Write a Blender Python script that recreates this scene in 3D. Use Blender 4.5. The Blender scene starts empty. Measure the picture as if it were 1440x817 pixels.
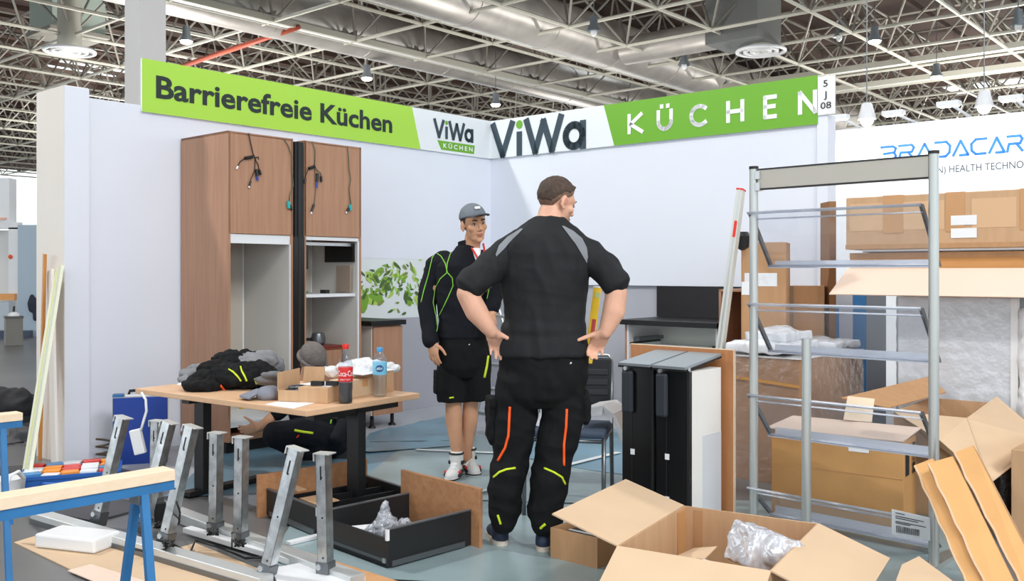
import bpy, bmesh, math, random
from mathutils import Vector, Matrix, noise
from mathutils.bvhtree import BVHTree
random.seed(7)
sc = bpy.context.scene
COL = sc.collection
# ---------------------------------------------------------------- camera (1440 x 817)
F, CX, HY, EYE = 1318.0, 720.0, 382.0, 1.35
cd = bpy.data.cameras.new('camera'); cam = bpy.data.objects.new('camera', cd); COL.objects.link(cam)
cam.location = (0, 0, EYE); cam.rotation_euler = (math.pi/2, 0, 0)
cd.sensor_width = 36; cd.lens = F/1440*36; cd.shift_y = (HY-408.5)/1440
cd.clip_end = 300; sc.camera = cam
# ---------------------------------------------------------------- world, lights, exposure
w = bpy.data.worlds.new('hall_sky'); sc.world = w; w.use_nodes = True
w.node_tree.nodes['Background'].inputs[0].default_value = (0.90, 0.96, 1.0, 1)
w.node_tree.nodes['Background'].inputs[1].default_value = 1.7
def area(name, loc, target, size, power, col=(1, 1, 1)):
    l = bpy.data.lights.new(name, 'AREA'); l.shape = 'SQUARE'; l.size = size; l.energy = power; l.color = col
    o = bpy.data.objects.new(name, l); COL.objects.link(o); o.location = loc
    o.rotation_euler = (Vector(target)-Vector(loc)).to_track_quat('-Z', 'Y').to_euler(); return o
area('hall_flood_or_fill', (-6.7, 7.05, 8.5), (-1.6, 7.0, 1.2), 0.5, 360, (1, .98, .95))
area('hall_flood_or_fill', (2.6, -1.6, 8.2), (2.3, 6.0, 0.6), 0.8, 170, (1, .98, .95))  # added fill from behind the camera to brighten the cartons at right
for (x, y, p) in ((-7, -3, 130), (0, -5, 260), (7, -3, 690), (0, 6, 90), (8, 8, 110), (-12, 14, 130), (0, 16, 130), (12, 15, 130)):
    area('hall_fill_light', (x, y, 8.45), (x*.8, y+.6, 0), 4.0, p, (.96, .98, 1))  # unseen area lights added overhead as general fill, without fixtures
for (x, y, p) in ((-9, 26, 600), (2, 24, 220), (14, 26, 800), (-16, 40, 1100), (4, 42, 350), (22, 40, 1200)):      # added fill lights, hidden behind the stand walls, to brighten the roof
    area('roof_fill_light', (x, y, 2.2), (x, y+1, 9), 3.0, p, (1, .97, .93))
sc.view_settings.view_transform = 'Standard'; sc.view_settings.look = 'None'
sc.view_settings.exposure = 0.52; sc.view_settings.gamma = 1.0
sc.cycles.use_denoising = True; sc.cycles.max_bounces = 8; sc.cycles.transparent_max_bounces = 24
sc.cycles.sample_clamp_indirect = 6
# ---------------------------------------------------------------- helpers
def P(px, py, Y): return Vector(((px-CX)*Y/F, Y, EYE-(py-HY)*Y/F))
def G(px, py, z=0.0):
    Y = (EYE-z)*F/(py-HY); return Vector(((px-CX)*Y/F, Y, z))
CORNER = Vector((-0.228, 10.0, 0)); U = Vector((0.653, 0.757, 0)); V = Vector((0.757, -0.653, 0)); Z = Vector((0, 0, 1))
def L(t, v, z): return CORNER - U*t + V*v + Z*z        # booth left wall: t from the corner, v out of the wall
def R_(s, o, z): return CORNER + V*s - U*o + Z*z       # booth right wall: s from the corner, o out of the wall
def t_at(px): r = (px-CX)/F; return (-.228-10*r)/(.653-.757*r)
def s_at(px): r = (px-CX)/F; return (10*r+.228)/(.757+.653*r)
def frame(o, x, z=Z):
    x = Vector(x).normalized(); z = Vector(z).normalized(); y = z.cross(x).normalized(); z = x.cross(y)
    m = Matrix((x, y, z)).transposed().to_4x4(); m.translation = Vector(o); return m
def fx(o, ang): return Matrix.Translation(Vector(o)) @ Matrix.Rotation(ang, 4, 'Z')
def lin(c):
    return tuple((x/255/12.92 if x/255 <= .04045 else ((x/255+.055)/1.055)**2.4) for x in c)
class MB:
    def __init__(s): s.v, s.f, s.m = [], [], []
    def add(s, vs, fs, M=None, mi=0):
        k = len(s.v)
        s.v += [(M @ Vector(v)) if M else Vector(v) for v in vs]
        s.f += [tuple(i+k for i in f) for f in fs]; s.m += [mi]*len(fs); return s
    def bx(s, x0, x1, y0, y1, z0, z1, M=None, mi=0):
        vs = [(x, y, z) for z in (z0, z1) for y in (y0, y1) for x in (x0, x1)]
        return s.add(vs, [(0, 2, 3, 1), (4, 5, 7, 6), (0, 1, 5, 4), (1, 3, 7, 5), (3, 2, 6, 7), (2, 0, 4, 6)], M, mi)
    def slab(s, pts, th, mi=0, M=None):
        pts = [Vector(p) for p in pts]; n = len(pts)
        nr = (pts[1]-pts[0]).cross(pts[2]-pts[1]).normalized()*th*.5
        vs = [p+nr for p in pts]+[p-nr for p in pts]
        fs = [tuple(range(n)), tuple(range(2*n-1, n-1, -1))]+[(i, i+n, (i+1) % n+n, (i+1) % n) for i in range(n)]
        return s.add(vs, fs, M, mi)
    def tube(s, pts, r, n=8, mi=0, M=None, caps=True):
        pts = [Vector(p) for p in pts]; k = len(pts); rr = r if isinstance(r, (list, tuple)) else [r]*k
        vs = []; ref = None
        for i, p in enumerate(pts):
            d = (pts[min(i+1, k-1)]-pts[max(i-1, 0)]).normalized()
            if ref is None: ref = d.orthogonal().normalized()
            ref = (ref-d*ref.dot(d)); ref = ref.normalized() if ref.length > 1e-6 else d.orthogonal().normalized()
            b = d.cross(ref)
            vs += [p+(ref*math.cos(a)+b*math.sin(a))*rr[i] for a in [2*math.pi*j/n for j in range(n)]]
        fs = [(i*n+j, i*n+(j+1) % n, (i+1)*n+(j+1) % n, (i+1)*n+j) for i in range(k-1) for j in range(n)]
        if caps: fs += [tuple(range(n-1, -1, -1)), tuple(range((k-1)*n, k*n))]
        return s.add(vs, fs, M, mi)
    def cyl(s, a, b, r, n=12, mi=0, M=None): return s.tube([a, b], r, n, mi, M)
    def lathe(s, prof, M=None, n=20, mi=0):
        vs = [(r*math.cos(2*math.pi*j/n), r*math.sin(2*math.pi*j/n), z) for r, z in prof for j in range(n)]; k = len(prof)
        fs = [(i*n+j, i*n+(j+1) % n, (i+1)*n+(j+1) % n, (i+1)*n+j) for i in range(k-1) for j in range(n)]
        fs += [tuple(range(n-1, -1, -1)), tuple(range((k-1)*n, k*n))]
        return s.add(vs, fs, M, mi)
    def ell(s, c, r, R=None, n=14, m=9, mi=0, M=None):
        c = Vector(c); r = r if isinstance(r, (tuple, list)) else (r, r, r); vs = []
        for i in range(m+1):
            a = math.pi*i/m
            if i in (0, m): vs.append(Vector((0, 0, r[2]*(1 if i == 0 else -1)))); continue
            vs += [Vector((r[0]*math.sin(a)*math.cos(2*math.pi*j/n), r[1]*math.sin(a)*math.sin(2*math.pi*j/n), r[2]*math.cos(a))) for j in range(n)]
        if R: vs = [R @ v for v in vs]
        vs = [v+c for v in vs]; last = len(vs)-1
        fs = [(0, 1+j, 1+(j+1) % n) for j in range(n)]
        for i in range(m-2): fs += [(1+i*n+j, 1+(i+1)*n+j, 1+(i+1)*n+(j+1) % n, 1+i*n+(j+1) % n) for j in range(n)]
        b = 1+(m-2)*n; fs += [(b+j, last, b+(j+1) % n) for j in range(n)]
        return s.add(vs, fs, M, mi)
    def chain(s, pts, rr, n=12, hem=False):
        """round limb: balls at the joints, cones between (closed pieces, merged later by remeshing)"""
        pts = [Vector(p) for p in pts]; rr = rr if isinstance(rr, (list, tuple)) else [rr]*len(pts)
        for p, r in list(zip(pts, rr))[:-1 if hem else None]: s.ell(p, r, n=n, m=8)
        for i in range(len(pts)-1): s.tube([pts[i], pts[i+1]], [rr[i], rr[i+1]], n)
        return s
    def loft(s, rings, n=20):
        """rings: (centre, rx, ry, yaw)"""
        vs = []
        for c, rx, ry, yaw in rings:
            c = Vector(c); ca, sa = math.cos(yaw), math.sin(yaw)
            for j in range(n):
                a = 2*math.pi*j/n; x, y = rx*math.cos(a), ry*math.sin(a)
                vs.append(c+Vector((x*ca-y*sa, x*sa+y*ca, 0)))
        k = len(rings)
        fs = [(i*n+j, i*n+(j+1) % n, (i+1)*n+(j+1) % n, (i+1)*n+j) for i in range(k-1) for j in range(n)]
        fs += [tuple(range(n-1, -1, -1)), tuple(range((k-1)*n, k*n))]
        return s.add(vs, fs)
def MW(o):
    m = Matrix.LocRotScale(o.location, o.rotation_euler, o.scale)
    return MW(o.parent) @ m if o.parent else m
def shade(me, ang):
    me.polygons.foreach_set('use_smooth', [True]*len(me.polygons))
    if ang < 179:
        bm = bmesh.new(); bm.from_mesh(me)
        for e in bm.edges:
            if len(e.link_faces) == 2 and e.calc_face_angle(0) > math.radians(ang): e.smooth = False
        bm.to_mesh(me); bm.free()
def put(me, name, mats, parent=None, smooth=None, bevel=0):
    for m in (mats if isinstance(mats, (list, tuple)) else [mats]): me.materials.append(m)
    if smooth: shade(me, smooth)
    o = bpy.data.objects.new(name, me); COL.objects.link(o)
    if parent: o.parent = parent
    if bevel:
        b = o.modifiers.new('edge_rounding', 'BEVEL'); b.width = bevel; b.segments = 2; b.limit_method = 'ANGLE'; b.angle_limit = math.radians(40)
    return o
def obj(name, mb, mats, parent=None, smooth=None, bevel=0, label=None, fix=True):
    """one mesh object; mb holds world coordinates"""
    vs = mb.v
    if parent: inv = MW(parent).inverted(); vs = [inv @ v for v in vs]; loc = None
    else:
        loc = Vector((sum(v.x for v in vs)/len(vs), sum(v.y for v in vs)/len(vs), min(v.z for v in vs))); vs = [v-loc for v in vs]
    me = bpy.data.meshes.new(name); me.from_pydata([tuple(v) for v in vs], [], mb.f)
    me.polygons.foreach_set('material_index', mb.m)
    if fix:
        bm = bmesh.new(); bm.from_mesh(me); bmesh.ops.recalc_face_normals(bm, faces=bm.faces); bm.to_mesh(me); bm.free()
    o = put(me, name, mats, parent, smooth, bevel)
    if loc: o.location = loc
    if label: o['label'] = label
    return o
def tag(o, label, cat, group=None):
    o['label'] = label; o['category'] = cat
    if group: o['group'] = group
    return o
def struct(o): o['kind'] = 'structure'; return o
def thing(name, label, cat, loc=(0, 0, 0), rz=0, group=None):
    o = bpy.data.objects.new(name, None); COL.objects.link(o); o.location = loc; o.rotation_euler = (0, 0, rz); o.empty_display_size = .1
    return tag(o, label, cat, group)
def dup(root, loc=None, rot=None, label=None):
    r = root.copy(); COL.objects.link(r)
    if loc is not None: r.location = loc
    if rot is not None: r.rotation_euler = rot
    if label: r['label'] = label
    for ch in list(root.children):
        c = ch.copy(); COL.objects.link(c); c.parent = r
        for g in ch.children: d = g.copy(); COL.objects.link(d); d.parent = c
    return r
def bake(name, mb, mat, parent=None, voxel=.006, smooth=6, rough=0.0, fscale=9.0, folds=()):
    """merge the closed pieces of mb into ONE continuous surface"""
    me = bpy.data.meshes.new('tmp'); me.from_pydata([tuple(v) for v in mb.v], [], mb.f)
    bm = bmesh.new(); bm.from_mesh(me); bmesh.ops.recalc_face_normals(bm, faces=bm.faces); bm.to_mesh(me); bm.free()
    o = bpy.data.objects.new('tmp', me); COL.objects.link(o)
    r = o.modifiers.new('r', 'REMESH'); r.mode = 'VOXEL'; r.voxel_size = voxel
    s = o.modifiers.new('s', 'SMOOTH'); s.iterations = smooth; s.factor = .5
    dg = bpy.context.evaluated_depsgraph_get(); m2 = bpy.data.meshes.new_from_object(o.evaluated_get(dg))
    bpy.data.objects.remove(o); bpy.data.meshes.remove(me)
    if rough:
        nn = [v.normal.copy() for v in m2.vertices]
        for v, n in zip(m2.vertices, nn):
            q = Vector((v.co.x*fscale, v.co.y*fscale, v.co.z*fscale*.8))
            d_ = rough*(noise.noise(q)+.6*noise.noise(q*2.3))
            for (ax_, ay_, az_, amp) in folds:            # creases: ridged noise stretched along the pull of the cloth
                d_ += amp*(.45-abs(noise.noise(Vector((v.co.x*ax_+v.co.z*az_*.35, v.co.y*ay_, v.co.z*az_+v.co.x*ax_*.3)))))
            v.co += n*d_
    m2.name = name
    tree = BVHTree.FromPolygons([v.co.copy() for v in m2.vertices], [tuple(p.vertices) for p in m2.polygons])
    if parent:
        m2.transform(MW(parent).inverted()); ob = put(m2, name, mat, parent, 180)
    else:
        c = sum((v.co for v in m2.vertices), Vector())/len(m2.vertices); c.z = min(v.co.z for v in m2.vertices)
        m2.transform(Matrix.Translation(-c)); ob = put(m2, name, mat, None, 180); ob.location = c
    ob['_t'] = 0; del ob['_t']
    return ob, tree
def piping(name, tree, pix, r, mat, parent, lift=.0, sub=5):
    """a cord sewn on a garment: points are dropped on the cloth surface"""
    out = []
    for i in range(len(pix)-1):
        for k in range(sub):
            a = k/sub; out.append((pix[i][0]*(1-a)+pix[i+1][0]*a, pix[i][1]*(1-a)+pix[i+1][1]*a))
    out.append(pix[-1]); pts = []
    for (x, y) in out:
        d = Vector(((x-CX)/F, 1, -(y-HY)/F)).normalized(); h = tree.ray_cast(Vector((0, 0, EYE)), d)
        if h[0] is not None: pts.append(h[0]+h[1]*lift)
    if len(pts) < 2: return None
    return obj(name, MB().tube(pts, r, 6), mat, parent, 180)
# ---------------------------------------------------------------- materials
MATS = {}
def mat(name, col, rough=.6, metal=0.0, var=0.0, vscale=6.0, bump=0.0, bscale=40.0, grain=None, emit=0, spec=.5, stretch=None, coat=0):
    if name in MATS: return MATS[name]
    m = bpy.data.materials.new(name); m.use_nodes = True; nt = m.node_tree; b = nt.nodes['Principled BSDF']
    c = lin(col); b.inputs['Base Color'].default_value = (*c, 1); b.inputs['Roughness'].default_value = rough
    b.inputs['Metallic'].default_value = metal; b.inputs['Specular IOR Level'].default_value = spec
    if coat: b.inputs['Coat Weight'].default_value = coat
    if emit: b.inputs['Emission Color'].default_value = (*c, 1); b.inputs['Emission Strength'].default_value = emit
    if var or bump:
        tc = nt.nodes.new('ShaderNodeTexCoord'); mp = nt.nodes.new('ShaderNodeMapping'); nt.links.new(tc.outputs['Object'], mp.inputs[0])
        if stretch: mp.inputs['Scale'].default_value = stretch
        if var:
            n = nt.nodes.new('ShaderNodeTexNoise'); n.inputs['Scale'].default_value = vscale; n.inputs['Detail'].default_value = 5
            nt.links.new(mp.outputs[0], n.inputs['Vector'])
            rp = nt.nodes.new('ShaderNodeValToRGB'); rp.color_ramp.elements[0].position = .3; rp.color_ramp.elements[1].position = .7
            rp.color_ramp.elements[0].color = (*[x*(1-var) for x in c], 1); rp.color_ramp.elements[1].color = (*[min(1, x*(1+var)) for x in c], 1)
            nt.links.new(n.outputs['Fac'], rp.inputs[0]); nt.links.new(rp.outputs[0], b.inputs['Base Color'])
        if bump:
            n2 = nt.nodes.new('ShaderNodeTexNoise'); n2.inputs['Scale'].default_value = bscale; n2.inputs['Detail'].default_value = 4
            nt.links.new(mp.outputs[0], n2.inputs['Vector'])
            bp = nt.nodes.new('ShaderNodeBump'); bp.inputs['Strength'].default_value = bump; bp.inputs['Distance'].default_value = .01
            nt.links.new(n2.outputs['Fac'], bp.inputs['Height']); nt.links.new(bp.outputs[0], b.inputs['Normal'])
    MATS[name] = m; return m
def clear(name, col, gloss=.08, haze=.05, rough=.08, bump=0, bscale=20, hcol=(235, 240, 248), hvar=False):
    """clear sheet plastic: see-through, fresnel shine, a little milky haze"""
    if name in MATS: return MATS[name]
    m = bpy.data.materials.new(name); m.use_nodes = True; nt = m.node_tree; nt.nodes.clear()
    out = nt.nodes.new('ShaderNodeOutputMaterial'); tr = nt.nodes.new('ShaderNodeBsdfTransparent'); tr.inputs[0].default_value = (*lin(col), 1)
    df = nt.nodes.new('ShaderNodeBsdfDiffuse'); df.inputs[0].default_value = (*lin(hcol), 1)
    gl = nt.nodes.new('ShaderNodeBsdfGlossy'); gl.inputs['Roughness'].default_value = rough
    a = nt.nodes.new('ShaderNodeMixShader'); a.inputs[0].default_value = haze
    nt.links.new(tr.outputs[0], a.inputs[1]); nt.links.new(df.outputs[0], a.inputs[2])
    fr = nt.nodes.new('ShaderNodeLayerWeight'); fr.inputs[0].default_value = .5
    pw_ = nt.nodes.new('ShaderNodeMath'); pw_.operation = 'POWER'; pw_.inputs[1].default_value = 4.0; nt.links.new(fr.outputs['Facing'], pw_.inputs[0])
    mul = nt.nodes.new('ShaderNodeMath'); mul.operation = 'MULTIPLY_ADD'; mul.inputs[1].default_value = .7; mul.inputs[2].default_value = gloss; mul.use_clamp = True
    nt.links.new(pw_.outputs[0], mul.inputs[0]); b = nt.nodes.new('ShaderNodeMixShader'); nt.links.new(mul.outputs[0], b.inputs[0])
    nt.links.new(a.outputs[0], b.inputs[1]); nt.links.new(gl.outputs[0], b.inputs[2]); nt.links.new(b.outputs[0], out.inputs[0])
    if bump or hvar:
        tc = nt.nodes.new('ShaderNodeTexCoord'); n = nt.nodes.new('ShaderNodeTexNoise'); n.inputs['Scale'].default_value = bscale; n.inputs['Detail'].default_value = 5
        nt.links.new(tc.outputs['Object'], n.inputs['Vector'])
        if bump:
            bp = nt.nodes.new('ShaderNodeBump'); bp.inputs['Strength'].default_value = bump; bp.inputs['Distance'].default_value = .02
            nt.links.new(n.outputs['Fac'], bp.inputs['Height'])
            for q in (df, gl, fr): nt.links.new(bp.outputs[0], q.inputs['Normal'])
        if hvar:
            rp = nt.nodes.new('ShaderNodeMapRange'); rp.inputs[1].default_value = .35; rp.inputs[2].default_value = .7; rp.inputs[3].default_value = haze*.35; rp.inputs[4].default_value = min(1, haze*1.8)
            nt.links.new(n.outputs['Fac'], rp.inputs[0]); nt.links.new(rp.outputs[0], a.inputs[0])
    MATS[name] = m; return m
def wood(name, c1, c2, scale=(14, 14, .8), rough=.45):
    if name in MATS: return MATS[name]
    m = mat(name, c1, rough); nt = m.node_tree; b = nt.nodes['Principled BSDF']
    tc = nt.nodes.new('ShaderNodeTexCoord'); mp = nt.nodes.new('ShaderNodeMapping'); mp.inputs['Scale'].default_value = scale
    n = nt.nodes.new('ShaderNodeTexNoise'); n.inputs['Scale'].default_value = 2.5; n.inputs['Detail'].default_value = 8; n.inputs['Roughness'].default_value = .65
    rp = nt.nodes.new('ShaderNodeValToRGB'); rp.color_ramp.elements[0].position = .32; rp.color_ramp.elements[1].position = .68
    rp.color_ramp.elements[0].color = (*lin(c2), 1); rp.color_ramp.elements[1].color = (*lin(c1), 1)
    nt.links.new(tc.outputs['Object'], mp.inputs[0]); nt.links.new(mp.outputs[0], n.inputs['Vector']); nt.links.new(n.outputs['Fac'], rp.inputs[0]); nt.links.new(rp.outputs[0], b.inputs['Base Color'])
    return m
WHITE = mat('wall_white', (227, 232, 243), .55, var=.015, vscale=1.2)
CREAM = mat('wall_cream', (236, 230, 222), .55, var=.02, vscale=2)
GREYW = mat('wall_grey', (172, 175, 184), .6, var=.02, vscale=2)
BROWN = wood('beech_decor', (182, 139, 111), (166, 122, 95), (16, 16, .7))
OAK = wood('oak_decor', (188, 138, 98), (166, 116, 78), (1.2, 14, 14))
TABLE = wood('table_beech', (226, 188, 152), (214, 172, 134), (2.2, 2.2, 8), .5)
PINE = wood('raw_pine', (243, 222, 194), (236, 210, 178), (1.2, 14, 22), .6)
CARD = mat('cardboard', (198, 161, 124), .8, var=.06, vscale=5, bump=.12, bscale=60, stretch=(6, 6, .6))
CARDP = mat('cardboard_pale', (212, 184, 152), .8, var=.04, vscale=4, bump=.06, bscale=30)
CARDD = mat('cardboard_brown', (184, 142, 102), .8, var=.06, vscale=4, bump=.12, bscale=60, stretch=(6, 6, .6))
CARDL = mat('cardboard_liner', (232, 208, 190), .8, var=.02, vscale=3)
TAPE = mat('packing_tape', (196, 148, 100), .3, var=.05, vscale=3)
BLACK = mat('matt_black', (20, 21, 23), .45)
BLACKS = mat('black_satin', (15, 16, 18), .28)
DARKM = mat('anthracite', (38, 39, 41), .4, .2)
CLOTH = mat('black_workwear', (15, 16, 18), .85, var=.25, vscale=9, bump=.35, bscale=26, spec=.25)
NAVY = mat('navy_workwear', (17, 20, 27), .85, var=.2, vscale=9, bump=.3, bscale=26, spec=.25)
SHIRT = mat('charcoal_shirt', (30, 32, 35), .75, var=.12, vscale=7, bump=.35, bscale=18, spec=.3)
GREYC = mat('grey_cloth', (128, 130, 134), .85, var=.12, vscale=12, bump=.3, bscale=50)
SKIN = mat('skin', (222, 172, 146), .5, var=.06, vscale=14, spec=.35)
SKINT = mat('skin_tan', (206, 156, 124), .5, var=.06, vscale=14, spec=.35)
HAIR = mat('brown_hair', (72, 56, 46), .7, var=.4, vscale=60, bump=.5, bscale=150)
LIME = mat('lime_piping', (128, 200, 56), .6, emit=0)
YELL = mat('neon_yellow', (204, 226, 40), .6)
ORNG = mat('neon_orange', (255, 92, 20), .6)
RED = mat('red_trim', (225, 45, 35), .5)
ALU = mat('aluminium', (196, 200, 202), .32, .85, var=.05, vscale=10)
GALV = mat('galvanised_steel', (196, 200, 202), .28, .9, var=.25, vscale=22)
STEEL = mat('dark_steel', (120, 124, 128), .35, .8)
BLUEP = mat('blue_paint', (44, 114, 170), .45, var=.12, vscale=10)
BLUED = mat('blue_case', (22, 62, 152), .45)
PLAST = mat('white_plastic', (236, 238, 240), .35)
PAPER = mat('white_paper', (240, 242, 246), .7)
LGREY = mat('light_grey_laminate', (214, 211, 204), .5)
WLAM = mat('white_laminate', (232, 235, 238), .4)
FILMW = mat('milky_film', (226, 229, 233), .22, var=.06, vscale=8, bump=.5, bscale=14)
ACRYL = clear('acrylic', (249, 250, 252), .04, .045, .05)
WRAP = clear('stretch_wrap', (244, 242, 240), .14, .06, .14, bump=.8, bscale=16)
WRAPW = clear('milky_stretch_wrap', (235, 238, 240), .10, .7, .18, bump=.5, bscale=14)
BAGF = clear('bubble_bag', (240, 243, 248), .12, .3, .15, bump=.6, bscale=30, hvar=True)
PET = clear('clear_pet', (240, 246, 250), .06, .04, .06)
GREEN = mat('banner_green', (170, 220, 76), .55)
GREEN2 = mat('banner_green_deep', (110, 174, 44), .55)
SLATE = mat('slate_lettering', (52, 70, 82), .55)
INK = mat('dark_lettering', (30, 44, 44), .55)
INKK = mat('black_print', (30, 32, 38), .6)
BLUEL = mat('blue_lettering', (30, 112, 200), .5)
TRUSSW = mat('truss_cream', (206, 204, 190), .45, .1)
TRUSSD = mat('truss_grey', (150, 146, 136), .5, .1)
DUCT = mat('duct_sheet_steel', (196, 192, 186), .38, .45, var=.12, vscale=2, bump=.05, bscale=4)
GLOW = mat('lamp_glow', (255, 240, 214), .5, emit=9)
LED = mat('led_glow', (245, 250, 255), .5, emit=14)
# ---------------------------------------------------------------- lettering
def text_geo(s, bold=0.0, spacing=1.0):
    c = bpy.data.curves.new('t', 'FONT'); c.body = s; c.size = 1; c.offset = bold; c.space_character = spacing; c.resolution_u = 3
    o = bpy.data.objects.new('t', c); COL.objects.link(o); dg = bpy.context.evaluated_depsgraph_get()
    me = bpy.data.meshes.new_from_object(o.evaluated_get(dg)); bpy.data.objects.remove(o); bpy.data.curves.remove(c)
    vs = [v.co.copy() for v in me.vertices]; fs = [tuple(p.vertices) for p in me.polygons]; bpy.data.meshes.remove(me)
    return vs, fs
CAP = None
def lettering(name, s, o, xdir, width, cap, mats, parent, bold=0.0, zdir=Z, lift=.003, bend=None, label=None, gap=None):
    """flat print: text of given width and cap height, o = lower left of the baseline, read along xdir"""
    vs, fs = text_geo(s, bold)
    H, _ = text_geo('H', bold); ch = max(v.y for v in H)-min(v.y for v in H); y0 = min(v.y for v in H)
    x0 = min(v.x for v in vs); x1 = max(v.x for v in vs); kx = width/(x1-x0); ky = cap/ch
    x = Vector(xdir).normalized(); z = Vector(zdir).normalized(); n = x.cross(z)
    if bend:
        c, r = bend; pts = []
        for v in vs:
            a = (v.x-x0)*kx/r; d = Matrix.Rotation(a, 3, 'Z') @ Vector((o[0]-c[0], o[1]-c[1], 0)).normalized()
            pts.append(Vector((c[0], c[1], o[2]+(v.y-y0)*ky))+d*(r+lift*.3))
    else: pts = [Vector(o)+x*(v.x-x0)*kx+z*(v.y-y0)*ky+n*lift for v in vs]
    if gap:                                                   # each word (or letter) its own piece
        par = list(range(len(vs)))
        def root(i):
            while par[i] != i: i = par[i]
            return i
        for f_ in fs:
            for i in f_[1:]: par[root(i)] = root(f_[0])
        isl = {}
        for i, f_ in enumerate(fs): isl.setdefault(root(f_[0]), []).append(i)
        sp = sorted((min(vs[v].x for f_ in q for v in fs[f_]), max(vs[v].x for f_ in q for v in fs[f_]), q) for q in isl.values()); gr = []
        for a, b, q in sp:
            if gr and a-gr[-1][0] < gap: gr[-1][0] = max(b, gr[-1][0]); gr[-1][1] += q
            else: gr.append([b, list(q)])
        for _, q in gr:
            ids = sorted({v for f_ in q for v in fs[f_]}); mp_ = {v: k for k, v in enumerate(ids)}
            o_ = obj(name, MB().add([pts[v] for v in ids], [tuple(mp_[v] for v in fs[f_]) for f_ in q]), mats, parent, fix=False)
        return o_
    return obj(name, MB().add(pts, fs), mats, parent, label=label, fix=False)
def strokes(name, lines, o, xdir, w, h, th, mats, parent, lift=.003):
    """letters drawn as strokes: lines of (x, y) in 0..1 boxes"""
    x = Vector(xdir).normalized(); n = x.cross(Z); mb = MB()
    for ln in lines:
        pts = [Vector(o)+x*a*w+Z*b*h for a, b in ln]
        for i in range(len(pts)-1):
            d = (pts[i+1]-pts[i]).normalized(); q = d.cross(n)*th*.5; e = d*th*.35
            mb.slab([pts[i]-q-e+n*lift, pts[i+1]-q+e+n*lift, pts[i+1]+q+e+n*lift, pts[i]+q-e+n*lift], .003)
    return obj(name, mb, mats, parent)
def arc(cx, cy, rx, ry, a0, a1, k=10): return [(cx+rx*math.cos(math.radians(a0+(a1-a0)*i/k)), cy+ry*math.sin(math.radians(a0+(a1-a0)*i/k))) for i in range(k+1)]
# ================================================================ SETTING
def floor_mat():
    m = mat('hall_concrete', (112, 112, 113), .32, var=.16, vscale=.7, bump=.04, bscale=20); return m
fl = obj('floor', MB().bx(-60, 60, -25, 80, -.2, 0), floor_mat()); struct(fl)
# booth carpet panels under the film (pale grey), one step above the hall floor
def wl(name, mb, m, **k): return struct(obj(name, mb, m, **k))
def lbox(mb, t0, t1, v0, v1, z0, z1, mi=0):
    return mb.bx(t0, t1, v0, v1, z0, z1, Matrix(((-U.x, V.x, 0, CORNER.x), (-U.y, V.y, 0, CORNER.y), (0, 0, 1, 0), (0, 0, 0, 1))), mi)
def rbox(mb, s0, s1, o0, o1, z0, z1, mi=0):
    return mb.bx(s0, s1, o0, o1, z0, z1, Matrix(((V.x, -U.x, 0, CORNER.x), (V.y, -U.y, 0, CORNER.y), (0, 0, 1, 0), (0, 0, 0, 1))), mi)
wall_l = wl('wall_left', lbox(MB(), 2.35, 4.33, -.12, 0, 0, 2.6), WHITE)
obj('upper_panel', lbox(MB(), -.12, 2.35, -.12, 0, 1.475, 2.6), WHITE, wall_l)
obj('lower_panel', lbox(MB(), -.12, 2.35, -.12, -.004, 0, .905), GREYW, wall_l)
# printed mural strip (flat print of leaves on white)
mur = obj('mural_print', lbox(MB(), -.12, 2.35, -.12, -.002, .905, 1.475), mat('mural_white', (222, 230, 232), .5), wall_l)
G1 = mat('leaf_green', (120, 168, 52), .5); G2 = mat('leaf_light', (172, 206, 92), .5); G3 = mat('leaf_dark', (74, 104, 44), .5); G4 = mat('leaf_dull', (128, 142, 74), .5)
lm = MB(); random.seed(4)
for i in range(210):
    big = i < 10; near = random.random()
    t = random.uniform(.7, 1.85) if not big else random.choice([random.uniform(.6, .95), random.uniform(1.55, 1.75)]); z = random.gauss(1.24, .12) if not big else random.uniform(1.05, 1.42)
    if not big and abs(z-1.2)+abs(t-1.15)*.25 > .32: continue
    l = random.uniform(.04, .11) if not big else random.uniform(.16, .27); wd = l*random.uniform(.28, .45); a = random.uniform(0, 6.28)
    pts = []
    for k in range(10):
        q = 2*math.pi*k/10; x = math.cos(q)*l*.5; y = math.sin(q)*wd*.5*(1-.35*math.cos(q)); X = t+x*math.cos(a)-y*math.sin(a); ZZ = z+x*math.sin(a)+y*math.cos(a)
        pts.append(L(min(2.3, max(0, X)), .0006+i*.00001, min(1.47, max(.91, ZZ))))
    lm.add(pts, [tuple(range(10))], None, random.choice([0, 1, 1, 0, 3]) if big else random.choice([0, 0, 1, 2, 2, 3]))
obj('leaf_print', lm, [G1, G2, G3, G4], mur, fix=False)
# thick white end post of the left wall
ep = wl('trim_1', lbox(MB(), 4.33, 4.50, -.42, .035, 0, 2.66), CREAM)
obj('front_face', lbox(MB(), 4.325, 4.498, .035, .04, 0, 2.655), WHITE, ep)
obj('back_lip', lbox(MB(), 4.44, 4.46, -.47, -.42, 0, 2.2), CREAM, ep)
wall_r = wl('wall_right', rbox(MB(), 0, 3.67, -.12, 0, 1.22, 2.6), WHITE)
obj('lower_panel', rbox(MB(), 0, 3.6, -.12, -.03, 0, 1.22), GREYW, wall_r)
obj('edge_post', rbox(MB(), 3.6, 3.69, -.14, .02, 0, 2.62), WHITE, wall_r)
# hall column behind the left wall
wl('trim_2', MB().bx(-.215, .215, -.215, .215, 0, 9.8, fx((P(197, 382, 14).x, 14.2, 0), .86)), mat('column_grey', (206, 204, 203), .6))
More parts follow.
